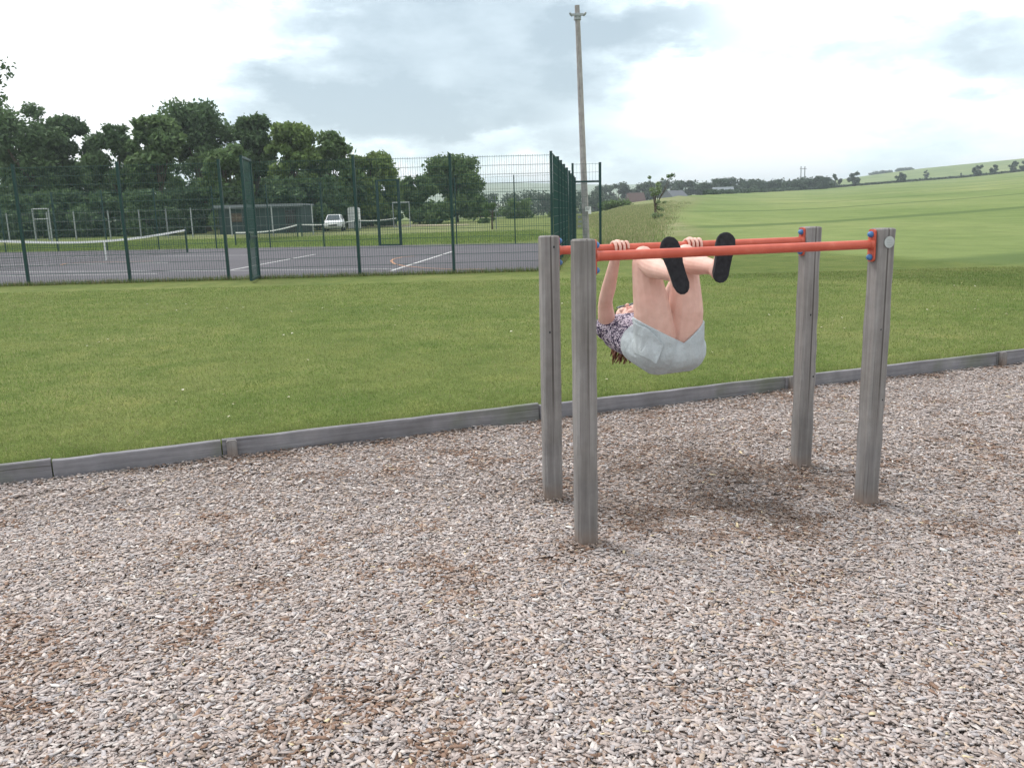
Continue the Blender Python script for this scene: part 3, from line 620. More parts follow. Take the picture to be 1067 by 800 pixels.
for x_ in (x0, x1): m.tube([(x_, 66, z0-.1), (x_, 66, z0+2.55)], .06, 10)
m.build('upright', M_grey, m_e); m = MB(); m.tube([(x0, 66, z0+2.5), (x1, 66, z0+2.5)], .05, 8); m.tube([(x0, 66, z0+1.75), (x1, 66, z0+1.75)], .04, 8); m.build('crossbar', M_grey, m_e)

# ------------------------------------------------------------------ shed, toilet, car, far houses
def shed():
    D = 78; xl, xr = at(228, 230, D).x, at(314, 228, D).x; z0 = tz((xl+xr)/2, D); w = xr-xl; e = empty('sports_pavilion', ((xl+xr)/2, D+2, z0)); tag(e, 'long low dark green shed with a pale flat roof under the trees', 'shed')
    m = MB(); m.box(((xl+xr)/2, D+2, z0+1.2), (w, 4, 2.4))
    for i in range(1, 14): m.box((xl+w*i/14, D-.012, z0+1.2), (.04, .03, 2.4))
    m.build('wall', M_shed, e)
    m = MB(); m.box(((xl+xr)/2, D+2, z0+2.50), (w+.5, 4.6, .14)); m.box(((xl+xr)/2, D-.32, z0+2.46), (w+.54, .05, .26)); m.build('roof', M_roof, e)
    m = MB(); m.box((xr-.95, D-.03, z0+1.02), (.9, .05, 2.04)); m.build('door', M_black, e)
    m = MB(); m.box((xl+1.6, D-.03, z0+1.5), (1.0, .05, .7)); m.box((xl+1.6, D-.05, z0+1.13), (1.1, .08, .05)); m.build('window_shutter', M_bark, e)
shed()
def toilet():
    D = 92; P = at(369.5, 232, D); z0 = tz(P.x, D); e = empty('portable_toilet', (P.x, D, z0)); tag(e, 'white portable toilet cabin with a rounded roof beside the parked car', 'portable toilet')
    m = MB(); m.box((P.x, D, z0+.98), (1.15, 1.15, 1.96)); 
    for i in range(5): m.box((P.x-.46+.23*i, D-.585, z0+1.0), (.05, .03, 1.7))
    m.build('cabin', M_white, e); m = MB()
    pr = [(-.60, 0), (-.5, .16), (-.25, .25), (.25, .25), (.5, .16), (.6, 0)]
    m.add([(P.x+a, D+dy, z0+1.965+b_) for dy in (-.6, .6) for a, b_ in pr], [tuple(range(5, -1, -1)), tuple(range(6, 12))]+[(k, (k+1) % 6, 6+(k+1) % 6, 6+k) for k in range(6)]); m.build('roof', M_carpaint, e)
    m = MB(); m.box((P.x+.05, D-.61, z0+.95), (.7, .03, 1.7)); d_ = m.build('door', M_carpaint, e); m = MB(); m.box((P.x+.32, D-.64, z0+1.0), (.05, .04, .16)); m.build('handle', M_dark, d_)
toilet()
def car():
    D = 81; P = at(348.5, 232, D); z0 = tz(P.x, D); e = empty('parked_car', (P.x, D, z0), 0); e.rotation_euler = (0, 0, math.radians(-84)); tag(e, 'small white car parked nose towards the courts beside the portable toilet', 'car')
    # local: x forward
    sec = [(-1.95, .45, .80, .60, .80), (-1.85, .30, 1.05, .72, .84), (-1.2, .22, 1.12, .80, .86), (0, .20, 1.10, .82, .87), (.9, .22, 1.02, .82, .86), (1.6, .25, .88, .76, .82), (1.92, .36, .66, .62, .72)]
    m = MB(); rings = []
    for x_, zb, zt, wt, wb in sec: rings.append([(x_, -wb, zb+.1), (x_, -wb, (zb+zt)/2), (x_, -wt, zt-.05), (x_, -wt*.8, zt), (x_, wt*.8, zt), (x_, wt, zt-.05), (x_, wb, (zb+zt)/2), (x_, wb, zb+.1), (x_, wb*.8, zb), (x_, -wb*.8, zb)])
    n = 10; vs = [v for r_ in rings for v in r_]; fs = [(i*n+k, i*n+(k+1) % n, (i+1)*n+(k+1) % n, (i+1)*n+k) for i in range(len(sec)-1) for k in range(n)]+[tuple(range(n-1, -1, -1)), tuple(range((len(sec)-1)*n, len(sec)*n))]
    m.add(vs, fs, 0, True)
    cab = [(-1.75, 1.02, .74), (-1.35, 1.44, .60), (-.4, 1.52, .60), (.25, 1.47, .58), (1.0, 1.0, .72)]
    rg = [[(x_, -w_, .98 if k in (0, 4) else z_-.42*(z_-1.0)), (x_, -w_*.93, z_), (x_, w_*.93, z_), (x_, w_, .98 if k in (0, 4) else z_-.42*(z_-1.0))] for k, (x_, z_, w_) in enumerate(cab)]
    rg = [[(x_, -.78, .96), (x_, -w_, z_), (x_, w_, z_), (x_, .78, .96)] for (x_, z_, w_) in cab]
    vs = [v for r_ in rg for v in r_]; fs = [(i*4+k, i*4+k+1, (i+1)*4+k+1, (i+1)*4+k) for i in range(4) for k in range(3)]; m.add(vs, fs, 0, False)
    m.build('body', M_carpaint, e, world=False)
    m = MB(); m.add([(1.00, -.62, 1.035), (.34, -.50, 1.445), (.34, .50, 1.445), (1.00, .62, 1.035)], [(0, 1, 2, 3)]); m.v = [(a+.03, b_, c+.02) for a, b_, c in m.v]
    b0 = len(m.v); m.add([(a-.02, b_, c-.03) for a, b_, c in m.v], [(3, 2, 1, 0)]); m.build('windscreen', M_glass, e, world=False)
    for s in (-1, 1):
        m = MB(); pts = [(.72, 1.05), (.22, 1.40), (-.45, 1.44), (-1.25, 1.36), (-1.5, 1.06)]
        def yy(z): return .79-(z-.96)*(.79-.60)/.52+.012
        m.add([(a, s*yy(z), z) for a, z in pts]+[(a, s*(yy(z)-.02), z) for a, z in pts], [(0, 1, 2, 3, 4), (9, 8, 7, 6, 5)]); m.build('side_window', M_glass, e, world=False)
        m = MB(); m.ball((1.80, s*.52, .68), (.12, .16, .09), 12); m.build('headlight', M_plaque, e, world=False)
        for x_ in (-1.2, 1.25):
            m = MB(); m.tube([(x_, s*.70, .31), (x_, s*.885, .31)], .31, 20); w_ = m.build('wheel', M_dark, e, world=False); m = MB(); m.tube([(x_, s*.886, .31), (x_, s*.90, .31)], .19, 14); m.build('rim', M_grey, w_, world=False)
    m = MB(); m.box((1.93, 0, .55), (.05, .8, .14)); m.build('grille', M_dark, e, world=False)
car()
def house(px, ptop, pbase, D, w, dep, label, wallm, roofm, yaw=0):
    P = at(px, pbase, D); zt = at(px, ptop, D).z; zb = min(P.z, tz(P.x, D)); h = zt-zb; e = empty('barn', (P.x, D, zb), yaw); tag(e, label, 'barn')
    hw = h*.55; m = MB(); m.box((0, 0, hw/2), (w, dep, hw)); m.build('wall', wallm, e, world=False)
    m = MB(); m.add([(-w/2-.3, -dep/2-.3, hw), (w/2+.3, -dep/2-.3, hw), (w/2+.3, 0, h), (-w/2-.3, 0, h), (-w/2-.3, dep/2+.3, hw), (w/2+.3, dep/2+.3, hw)], [(0, 1, 2, 3), (3, 2, 5, 4), (1, 5, 2), (0, 3, 4), (0, 4, 5, 1)]); m.build('roof', roofm, e, world=False)
    m = MB(); m.box((-w*.2, -dep/2-.05, hw*.35), (w*.16, .12, hw*.7)); m.build('door', M_dark, e, world=False)
house(662, 201, 212, 330, 6, 7, 'far barn with a brown roof just right of the tall gateway', M_brown2, M_brown2, .1)
house(703, 198.5, 207, 300, 6, 8, 'far grey barn with a sloping roof behind the sapling', M_shed, plain('slate_roof', (.12, .13, .145), .8), .45)
house(753, 195, 206, 360, 8, 8, 'low far farm building among the hedgerow trees', M_brown, M_roof, -.1)

# ------------------------------------------------------------------ utility pole and twin poles
P = at(611.5, 256, 33.2); Pt = at(601.3, 6, 33.2)
up_ = empty('utility_pole', (P.x, 33.2, .1)); tag(up_, 'tall weathered timber utility pole rising behind the green gateway', 'utility pole')
m = MB(); top_ = Pt.z; dx = (Pt.x-P.x)
def pp(t): return Vector((P.x+dx*t, 33.2, -.2+(top_+.2)*t))
m.tube([pp(q/8) for q in range(9)], [.135-.045*q/8 for q in range(9)], 16); m.build('pole', M_pole, up_)
q_ = pp(.962); m = MB(); m.box(q_+Vector((0, -.13, 0)), (.40, .06, .08)); m.tube([q_+Vector((0, 0, .06)), q_+Vector((0, 0, -.16))], .135, 14)
m.build('crossarm', M_grey, up_)
for s in (-1, 1):
    m = MB(); m.tube([q_+Vector((s*.2, -.13, -.05)), q_+Vector((s*.25, -.15, .01)), q_+Vector((s*.30, -.16, .07))], [.03, .05, .03], 10); m.build('insulator', M_grey, up_)
zz = at(611, 218, 33).z; m = MB(); m.box((P.x-.02+.06, 33.0, zz), (.24, .015, .17), .35); m.box((P.x+.10, 32.99, zz-.11), (.13, .012, .14), .35); sg_ = m.build('notice', M_white, up_)
m = MB()
for k in range(3): m.box((P.x+.04, 32.988, zz+.045-k*.035), (.16-.03*k, .006, .012), .35)
m.build('lettering', M_dark, sg_)
m = MB()
for k in range(5): m.box((P.x-.28+.02*(k % 2), 33.12, .9+.17*k), (.14, .04, .09), .2+.3*k)
m.build('cable_guard', M_grey, up_)
tw = empty('twin_pole', (at(836, 198, 440).x, 440, tz(at(836, 198, 440).x, 440))); tag(tw, 'pair of slim pale power line poles standing on the far field edge', 'power poles')
for px in (834.2, 838.2):
    a = at(px, 201, 440); b_ = at(px+.5, 173.5, 440); m = MB(); m.tube([a-Vector((0, 0, .6)), b_], [.30, .22], 8); m.build('pole', M_roof, tw)
m = MB(); a = at(833.4, 176, 440); b_ = at(840.4, 176, 440); m.tube([a, b_], .16, 6); m.build('crossarm', M_roof, tw)

# ------------------------------------------------------------------ trees
def leaf_cloud(centers, radii, n, size, seed, flat=.8, cols=((.045, .075, .020), (.070, .105, .030))):
    r = np.random.default_rng(seed); centers = np.array(centers); radii = np.array(radii)
    w = radii**2; i = r.choice(len(centers), n, p=w/w.sum()); d = r.normal(0, 1, (n, 3)); d /= np.linalg.norm(d, axis=1)[:, None]
    rad = radii[i]*(r.uniform(0, 1, n)**.45)*(1+.18*r.normal(0, 1, n)); p = centers[i]+d*rad[:, None]*np.array([1, 1, flat])
    a = r.normal(0, 1, (n, 3)); a /= np.linalg.norm(a, axis=1)[:, None]; b_ = np.cross(a, r.normal(0, 1, (n, 3))); b_ /= np.linalg.norm(b_, axis=1)[:, None]
    s = size*r.uniform(.5, 1.3, n)[:, None]; V = np.stack([p-a*s, p-b_*s*.55, p+a*s, p+b_*s*.55], 1)
    k = np.repeat(r.uniform(0, 1, len(centers))[i], 1); t = np.clip(.5*k+.5*r.uniform(0, 1, n), 0, 1)[:, None]
    c = np.array(cols[0])*(1-t)+np.array(cols[1])*t; c = c*r.uniform(.75, 1.25, n)[:, None]
    return V.reshape(-1, 3), np.arange(4*n).reshape(-1, 4), np.repeat(c, 4, 0)
def tree(name, px, ptop, wpx, D, label, seed, n=9000, size=.20, cols=((.040, .070, .018), (.085, .120, .034)), trunk_frac=.16, cat='tree', group=None, lob=34, pbase=None, sparse=1.0):
    rr = random.Random(seed); u = U_(px, ptop)[0]; x0 = u*D; z0 = tz(x0, D); zt = at(px, ptop, D).z; h = max(zt-z0, .8); R = wpx/F*D/2
    e = empty(name, (x0, D, z0)); tag(e, label, cat, group)
    cz0 = h*trunk_frac; cen = []; rad = []
    for k in range(lob):
        for _ in range(30):
            a = rr.uniform(0, 2*math.pi); q = rr.uniform(0, 1)**.5; zf = rr.uniform(0, 1)
            env = max(.12, math.sin(math.pi*min(1, .20+.74*zf)))**.5
            r_ = R*q*env*.82; rs = R*rr.uniform(.17, .36)*sparse
            if r_+rs*.6 < R*env*1.05+.2: break
        zc = cz0+(h-cz0)*zf; zc = min(zc, h-rs*.62); cen.append((math.cos(a)*r_, math.sin(a)*r_*.9, max(zc, rs*.3))); rad.append(rs)
    V, Fc, c = leaf_cloud(cen, rad, n, size, seed, .78, cols)
    cr = mesh_np('crown', V, Fc, M_leaf, e, col=c)
    m = MB(); tr = max(.03, h*.024); m.tube([(0, 0, -.3), (rr.uniform(-.1, .1)*tr*3, 0, h*.25), (rr.uniform(-.3, .3)*R*.3, 0, h*.5), (rr.uniform(-.3, .3)*R*.4, 0, h*.8)], [tr*1.25, tr, tr*.65, tr*.15], 9)
    for k in range(min(lob, 14)):
        c_ = Vector(cen[k]); st = Vector((0, 0, h*rr.uniform(.22, .5))); md = st.lerp(c_, .55)+Vector((0, 0, -h*.03)); m.tube([st, md, c_], [tr*.42, tr*.25, tr*.06], 6, cap=False)
    m.build('trunk', M_bark, e, world=False); return e
DKG = ((.060, .105, .050), (.125, .190, .082)); MDG = ((.075, .130, .055), (.155, .225, .085)); LTG = ((.105, .170, .055), (.200, .265, .085))
tl = [ # px, top, width, D, cols, label
 (22, 107, 92, 92, DKG, 'broad dark tree at the far left edge of the tree line'),
 (66, 124, 62, 96, DKG, 'dark tree with gaps in its crown, second in the tree line from the left'),
 (118, 131, 70, 90, DKG, 'rounded lower tree, third in the tree line from the left'),
 (158, 121, 64, 88, MDG, 'mid green tree standing before the tallest crown of the tree line'),
 (205, 107, 96, 98, DKG, 'tallest and widest dark tree of the tree line'),
 (262, 122, 50, 92, DKG, 'narrow very dark tree right of the tallest crown'),
 (232, 152, 60, 84, MDG, 'lower tree in front of the tree line above the dark shed'),
 (302, 131, 60, 90, LTG, 'brighter green tree with a loose crown above the shed end'),
 (338, 138, 56, 93, MDG, 'airy mid green tree above the parked white car'),
 (383, 158, 62, 99, LTG, 'bright green rounded tree at the right end of the long tree line'),
 (474, 164, 66, 112, MDG, 'large single domed tree seen through the fence near the corner'),
 (435, 185, 44, 108, MDG, 'smaller bushy tree left of the single domed tree'),
]
for k, (px, pt, w, D, cols, lab) in enumerate(tl): tree('tree', px, pt, w*1.02, D, lab, 100+k, n=17000, size=.26, cols=cols, group='trees behind the sports courts', trunk_frac=.13, lob=44)
# tree beyond the left frame edge whose branch tips reach in
tree('tree', -68, 44, 140, 60, 'leafy branch tips reaching in at the upper left corner', 140, n=9000, size=.18, cols=DKG, lob=40, trunk_frac=.70)
# understorey bushes along the tree line
bs = [(10, 205, 60, 82), (60, 200, 60, 84), (105, 202, 54, 83), (150, 200, 58, 82), (195, 196, 56, 86), (245, 190, 60, 85), (290, 186, 56, 86), (330, 186, 60, 88), (372, 192, 50, 98), (402, 200, 30, 100), (24, 165, 70, 104), (90, 170, 80, 106), (150, 165, 80, 108), (320, 165, 70, 108), (265, 160, 70, 108), (205, 160, 70, 108), (372, 182, 60, 110)]
bl = ['below the broad dark tree at far left', 'below the second tree from the left', 'below the third tree from the left', 'below the mid green tree', 'below the tallest tree', 'behind the left half of the shed', 'behind the right end of the shed', 'behind the white car', 'behind the portable toilet', 'left of the pale goal frame', 'closing the gap behind the far left tree', 'closing the gap behind the second tree', 'closing the gap behind the mid green tree', 'closing the gap behind the airy tree', 'closing the gap behind the narrow dark tree', 'closing the gap behind the tallest tree', 'closing the gap behind the bright end tree']
for k, (px, pt, w, D) in enumerate(bs): tree('bush', px, pt, w*1.15, D, 'dark leafy thicket '+bl[k], 200+k, n=7500, size=.24, cols=DKG, trunk_frac=.02, cat='bush', group='thickets under the trees', lob=26)
# scrub behind the right of the court
for k, (px, pt, w, D, lab) in enumerate([(500, 205, 26, 100, 'low scrub bush left of the young staked tree'), (540, 207, 40, 130, 'wide low scrub bush behind the far fence'), (585, 205, 40, 135, 'low scrub bush left of the timber pole'), (640, 209, 40, 140, 'low green bush right of the tall gateway'), (455, 210, 50, 104, 'low scrub under the domed tree')]):
    tree('bush', px, pt, w, D, lab, 240+k, n=3000, size=.2, cols=MDG, trunk_frac=.02, cat='bush', group='scrub bushes beyond the court', lob=16)
tree('sapling', 512, 204, 20, 70, 'small young tree with a pale stake seen through the fence', 251, n=1200, size=.10, cols=MDG, trunk_frac=.3, lob=9, sparse=.8)
stp = at(517, 232, 69.8); m = MB(); m.tube([(stp.x, 69.8, tz(stp.x, 69.8)-.1), (stp.x, 69.8, at(517, 203, 69.8).z)], .035, 8); o = m.build('tree_stake', M_roof); tag(o, 'pale timber stake beside the small young tree', 'stake')
sp = tree('sapling', 683, 190, 26, 62, 'spindly sapling on the meadow verge right of the timber pole', 252, n=1600, size=.06, cols=((.16, .22, .11), (.26, .33, .17)), trunk_frac=.04, lob=14, sparse=.9)
m = MB()
for a, b_ in ((677, 184), (690, 186), (698, 183), (701, 181)):
    Pq = at(a, b_, 62)-sp.location; m.tube([(0, 0, .9), Pq*.6+Vector((0, 0, .25)), Pq], [.03, .02, .008], 6)
m.build('branch', M_bark, sp, world=False)
V, Fc, c = leaf_cloud([tuple(at(a, b_, 62)-sp.location) for a, b_ in ((677, 185), (690, 187), (697, 184), (701, 182.5))], [.14, .12, .2, .2], 220, .07, 8, .8, MDG); mesh_np('foliage', V, Fc, M_leaf, sp, col=c)
# far hedgerow trees
r_ = random.Random(55); k = 0; px = 628
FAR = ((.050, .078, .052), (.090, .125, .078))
far_l = ['hazy dark hedgerow tree in the far row beyond the verge']
tops = [(628, 194), (645, 191), (664, 192), (680, 190), (700, 188), (716, 189), (735, 191), (750, 187), (767, 186), (783, 188), (798, 189), (813, 188), (828, 189), (842, 186), (856, 184)]
for k, (px, pt) in enumerate(tops):
    tree('hedgerow_tree', px, pt, 32+r_.uniform(-4, 10), 420+r_.uniform(-15, 15), far_l[0], 300+k, n=4200, size=.6, cols=FAR, trunk_frac=.01, lob=24, group='trees of the far hedgerow')
for k, (px, pt, w) in enumerate([(545, 200, 66), (575, 201, 56), (600, 199, 50), (520, 202, 56), (618, 200, 40), (495, 203, 50)]):
    tree('hedgerow_tree', px, pt, w, 330, 'hazy dark tree of the distant row seen through the court fence', 330+k, n=2600, size=.5, cols=FAR, trunk_frac=.03, lob=16, group='distant trees behind the court')
sg = [(871, 182, 13, 'small round tree on the field hedge, leftmost of the lone trees'), (890.5, 179.5, 16, 'round lone tree on the field hedge, second from left'), (938.5, 177, 12, 'lone hedge tree below the long dark copse'), (966, 177.5, 7, 'tiny pale tree standing alone on the far slope'), (1002, 178.5, 4, 'smallest far bush on the pale slope'), (1020.5, 171.5, 13, 'round lone tree left of a low wide tree at far right'), (1037, 172, 11, 'low wide tree right of the round lone tree'), (1057, 168.5, 12, 'lone tree on the hedge near the right frame edge'), (1069, 168, 14, 'tree cut off by the right frame edge')]
for k, (px, pt, w, lab) in enumerate(sg):
    D = float(np.interp(U_(px, 190)[0], dc_x, dc_v))-4 if w > 8 else 700
    tree('lone_tree', px, pt, w, D, lab, 350+k, n=2200, size=.42, cols=FAR, trunk_frac=.16, lob=14)
for k, (px, pt, w, lab) in enumerate([(923, 178.5, 12, 'left clump of the dark copse on the skyline'), (940, 176, 14, 'taller right clump of the dark copse on the skyline'), (948, 176, 12, 'end clump of the dark copse on the skyline'), (912, 180.5, 14, 'low left end of the dark copse on the skyline')]):
    tree('copse_tree', px, pt, w*1.2, 1100, lab, 370+k, n=1500, size=1.0, cols=FAR, trunk_frac=.02, lob=14, group='copse on the skyline')
# hedge on the crest of the field
r = np.random.default_rng(90); pts = []
hx = np.linspace(U_(735, 200)[0], U_(1125, 180)[0], 420); Dh = np.interp(hx, dc_x, dc_v)-3
V, Fc, c = leaf_cloud([(a*D, D, tz(a*D, D)+.55) for a, D in zip(hx, Dh)], [.8]*len(hx), 14000, .45, 91, .8, FAR)
o = mesh_np('hedge', V, Fc, M_leaf, col=c); tag(o, 'thin dark hedge along the top edge of the green field', 'hedge')

# ------------------------------------------------------------------ the person
def limb(mb, pts, rad, n=16, sub=5):
    """smooth tapered limb through points (catmull)"""
    P = [Vector(p) for p in pts]; out = []; ro = []
    R_ = [(r, r) if not hasattr(r, '__len__') else r for r in rad]
    for i in range(len(P)-1):
        p0 = P[max(i-1, 0)]; p1 = P[i]; p2 = P[i+1]; p3 = P[min(i+2, len(P)-1)]
        for k in range(sub):
            t = k/sub; out.append(.5*((2*p1)+(-p0+p2)*t+(2*p0-5*p1+4*p2-p3)*t*t+(-p0+3*p1-3*p2+p3)*t**3))
            ro.append(tuple(R_[i][j]*(1-t)+R_[i+1][j]*t for j in (0, 1)))
    out.append(P[-1]); ro.append(R_[-1]); mb.tube(out, ro, n)
    mb.ball(P[0], min(R_[0])*.98, 14); mb.ball(P[-1], min(R_[-1])*.98, 14)
def remeshed(mb, name, voxel, mats, parent, smooth_it=6, cut=None, extra=None, sub=False):
    tmp = mb.build('tmp_'+name, mats[0], None)
    bm_ = bmesh.new(); bm_.from_mesh(tmp.data); bmesh.ops.recalc_face_normals(bm_, faces=bm_.faces); bm_.to_mesh(tmp.data); bm_.free()
    md = tmp.modifiers.new('r', 'REMESH'); md.mode = 'VOXEL'; md.voxel_size = voxel; md.adaptivity = 0
    ms = tmp.modifiers.new('s', 'SMOOTH'); ms.iterations = smooth_it; ms.factor = .5
    dg = bpy.context.evaluated_depsgraph_get(); me = bpy.data.meshes.new_from_object(tmp.evaluated_get(dg))
    bpy.data.objects.remove(tmp); me.name = name
    if cut:
        bm_ = bmesh.new(); bm_.from_mesh(me)
        for co, no in cut:
            bmesh.ops.bisect_plane(bm_, geom=bm_.verts[:]+bm_.edges[:]+bm_.faces[:], plane_co=co, plane_no=no, clear_outer=True)
        bm_.to_mesh(me); bm_.free()
    L = parent.location if parent.parent is None else parent.parent.location
    me.transform(Matrix.Translation(-Vector(L))); me.materials.clear()
    for m_ in mats: me.materials.append(m_)
    me.polygons.foreach_set('use_smooth', np.ones(len(me.polygons), bool)); me.polygons.foreach_set('material_index', np.zeros(len(me.polygons), np.int32))
    o = bpy.data.objects.new(name, me); COL.objects.link(o); o.parent = parent
    return o
pe = empty('person', (at(700, 372, 4.4).x, 4.4, at(700, 372, 4.4).z-.05)); tag(pe, 'person in a floral top and pale shorts hanging tucked up under the red bars', 'person')
def far_bar(px):   # point on the far bar at image column px
    A = Vector((*POSTS[2], BARZ)); B = Vector((*POSTS[3], BARZ)); best = min((abs((lambda c: 533.5+F*c[0]/-c[2])(RM.T@(np.array(A.lerp(B, t/400))-CP))-px), t) for t in range(401)); return A.lerp(B, best[1]/400)
bd = (Vector((*POSTS[3], 0))-Vector((*POSTS[2], 0))).normalized(); bn = Vector((-bd.y, bd.x, 0))      # bn points away from the camera
kL = at(671, 270, 4.33); aL = at(704, 287, 4.02); hL = at(685, 354, 4.34)
kR = at(715, 268, 4.40); aR = at(745, 279, 4.06); hR = at(711, 353, 4.39)
pel = at(699, 365, 4.42); wst = at(674, 355, 4.58); chs = at(660, 345, 4.74); nck = at(656, 338, 4.88)
sL = at(634, 343, 4.72); eL = at(631, 314, 4.60); sR = at(686, 338, 4.86); eR = at(697, 309, 4.76)
B1 = far_bar(646); B2 = far_bar(722)
wL = B1+bn*.040+Vector((-.008, 0, -.055)); wR = B2+bn*.040+Vector((.004, 0, -.055))
side_ax = (sR-sL).normalized()
body = MB()
limb(body, [hL, hL.lerp(kL, .35)+Vector((-.004, -.012, 0)), hL.lerp(kL, .75), kL], [.096, .096, .077, .060])
limb(body, [hR, hR.lerp(kR, .35)+Vector((.006, -.012, 0)), hR.lerp(kR, .75), kR], [.094, .093, .073, .060])
for k_, a_ in ((kL, aL), (kR, aR)):
    limb(body, [k_, k_.lerp(a_, .33)+Vector((0, 0, -.016)), k_.lerp(a_, .7)+Vector((0, 0, -.006)), a_], [.054, .056, .042, .033])
    body.ball(k_+Vector((-.004, 0, .012)), .054, 14)
# torso: elliptical loft via rows of balls for a continuous, wide trunk
for (A_, B_, wa, wb, ra, rb) in ((pel, wst, .075, .062, .105, .088), (wst, chs, .062, .085, .088, .095), (chs, nck.lerp(chs, .35), .085, .10, .095, .070)):
    for t in [q/4 for q in range(5)]:
        c_ = A_.lerp(B_, t); w_ = wa+(wb-wa)*t; rr_ = ra+(rb-ra)*t
        for s in (-1, -.33, .33, 1): body.ball(c_+side_ax*s*w_, rr_, 14)
for A_ in (sL, sR): body.ball(A_, .058, 14); limb(body, [chs.lerp(nck, .5), A_], [.062, .056])
limb(body, [sL, sL.lerp(eL, .5)+Vector((-.004, 0, 0)), eL, eL.lerp(wL, .35), wL], [.050, .047, .038, .038, .025])
limb(body, [sR, sR.lerp(eR, .5), eR, eR.lerp(wR, .35), wR], [.050, .045, .038, .038, .025])
# neck and head (looking up towards the bars, chin tucked towards the chest)
hd = at(655, 332, 5.00)
limb(body, [nck, hd], [.052, .056])
up_h = (hd-nck); up_h = Vector((-.10, .86, .10)).normalized()     # crown of the head points away from the camera
fc = Vector((-.16, -.28, .95)); fc = (fc-up_h*fc.dot(up_h)).normalized(); sx = up_h.cross(fc).normalized()
HM = Matrix((sx, fc, up_h)).transposed()                          # local x side, y face, z crown
def hp(a, b_, c): return hd+HM@Vector((a, b_, c))
body.ball(hp(0, -.012, .035), (.075, .088, .082), 18, 0, HM); body.ball(hp(0, .025, -.035), (.056, .056, .068), 16, 0, HM); body.ball(hp(0, .066, -.088), (.020, .017, .017), 12, 0, HM)
body.tube([hp(0, .076, .012), hp(0, .088, -.016), hp(0, .093, -.026)], [.008, .010, .009], 10); body.ball(hp(0, .093, -.028), (.013, .009, .009), 10, 0, HM)
for s in (-1, 1): body.ball(hp(s*.074, -.005, -.01), (.010, .018, .030), 10, 0, HM); body.ball(hp(s*.032, .070, -.025), (.022, .014, .020), 10, 0, HM)
for zz_, yy_ in ((-.055, .080), (-.064, .078)): body.tube([hp(-.022, yy_-.008, zz_+.0), hp(0, yy_+.004, zz_), hp(.022, yy_-.008, zz_)], [.004, .0065, .004], 8)
# hands: palm behind the bar, fingers over the top and down the camera side, thumb below
for (Bc, W, s) in ((B1, wL, 1), (B2, wR, -1)):
    palm = Bc+bn*.036+Vector((0, 0, .004)); limb(body, [W, palm+Vector((0, 0, -.012)), palm+Vector((0, -.004, .014))], [(.026, .026), (.030, .030), (.026, .026)])
    for k in range(4):
        off = (k-1.5)*.0215; fr_ = [.0084, .0088, .0084, .0076][k if s > 0 else 3-k]; ln = [.92, 1.0, .97, .84][k if s > 0 else 3-k]
        body.ball(palm+bd*off*.9+Vector((0, 0, .008)), .015, 10)
        pth = []
        for a in (15, 50, 85, 120, 155, 185, 215*ln):
            q = math.radians(a); rad_ = .0215+.0105; pth.append(Bc+bd*(off+.0015*(k-1.5))+bn*math.cos(q)*rad_+Vector((0, 0, math.sin(q)*rad_)))
        body.tube(pth, [fr_*1.05, fr_*1.18, fr_, fr_*1.1, fr_*.92, fr_*.9, fr_*.75], 10); body.ball(pth[-1], fr_*.76, 10); body.ball(pth[1]+Vector((0, 0, .001)), fr_*1.22, 10)
    th = []
    for a in (-20, -60, -100, -140):
        q = math.radians(a); rad_ = .0215+.012; th.append(Bc+bd*s*(.034+(.012 if a > -100 else .006))+bn*math.cos(q)*rad_+Vector((0, 0, math.sin(q)*rad_)))
    limb(body, [palm+bd*s*.018+Vector((0, 0, -.018))]+th, [.015, .0135, .012, .0115, .0085], 10, 3)
# ankles into feet
soles = []
for (a_, toe, heel, Yt, Yh) in ((aL, (697, 251), (712.5, 303), 3.93, 3.945), (aR, (758, 246), (751, 291), 3.99, 3.985)):
    T = at(toe[0], toe[1], Yt); Hh = at(heel[0], heel[1], Yh); soles.append((T, Hh)); ax = (T-Hh).normalized(); back = Vector((-.10, .98, 0)); back = (back-ax*back.dot(ax)).normalized()
    limb(body, [a_, Hh+ax*.03+back*.060, Hh.lerp(T, .55)+back*.054, Hh.lerp(T, .85)+back*.046], [.033, .033, (.030, .026), (.026, .018)])
person_body = remeshed(body, 'body', .0031, [M_skin], pe, 4)
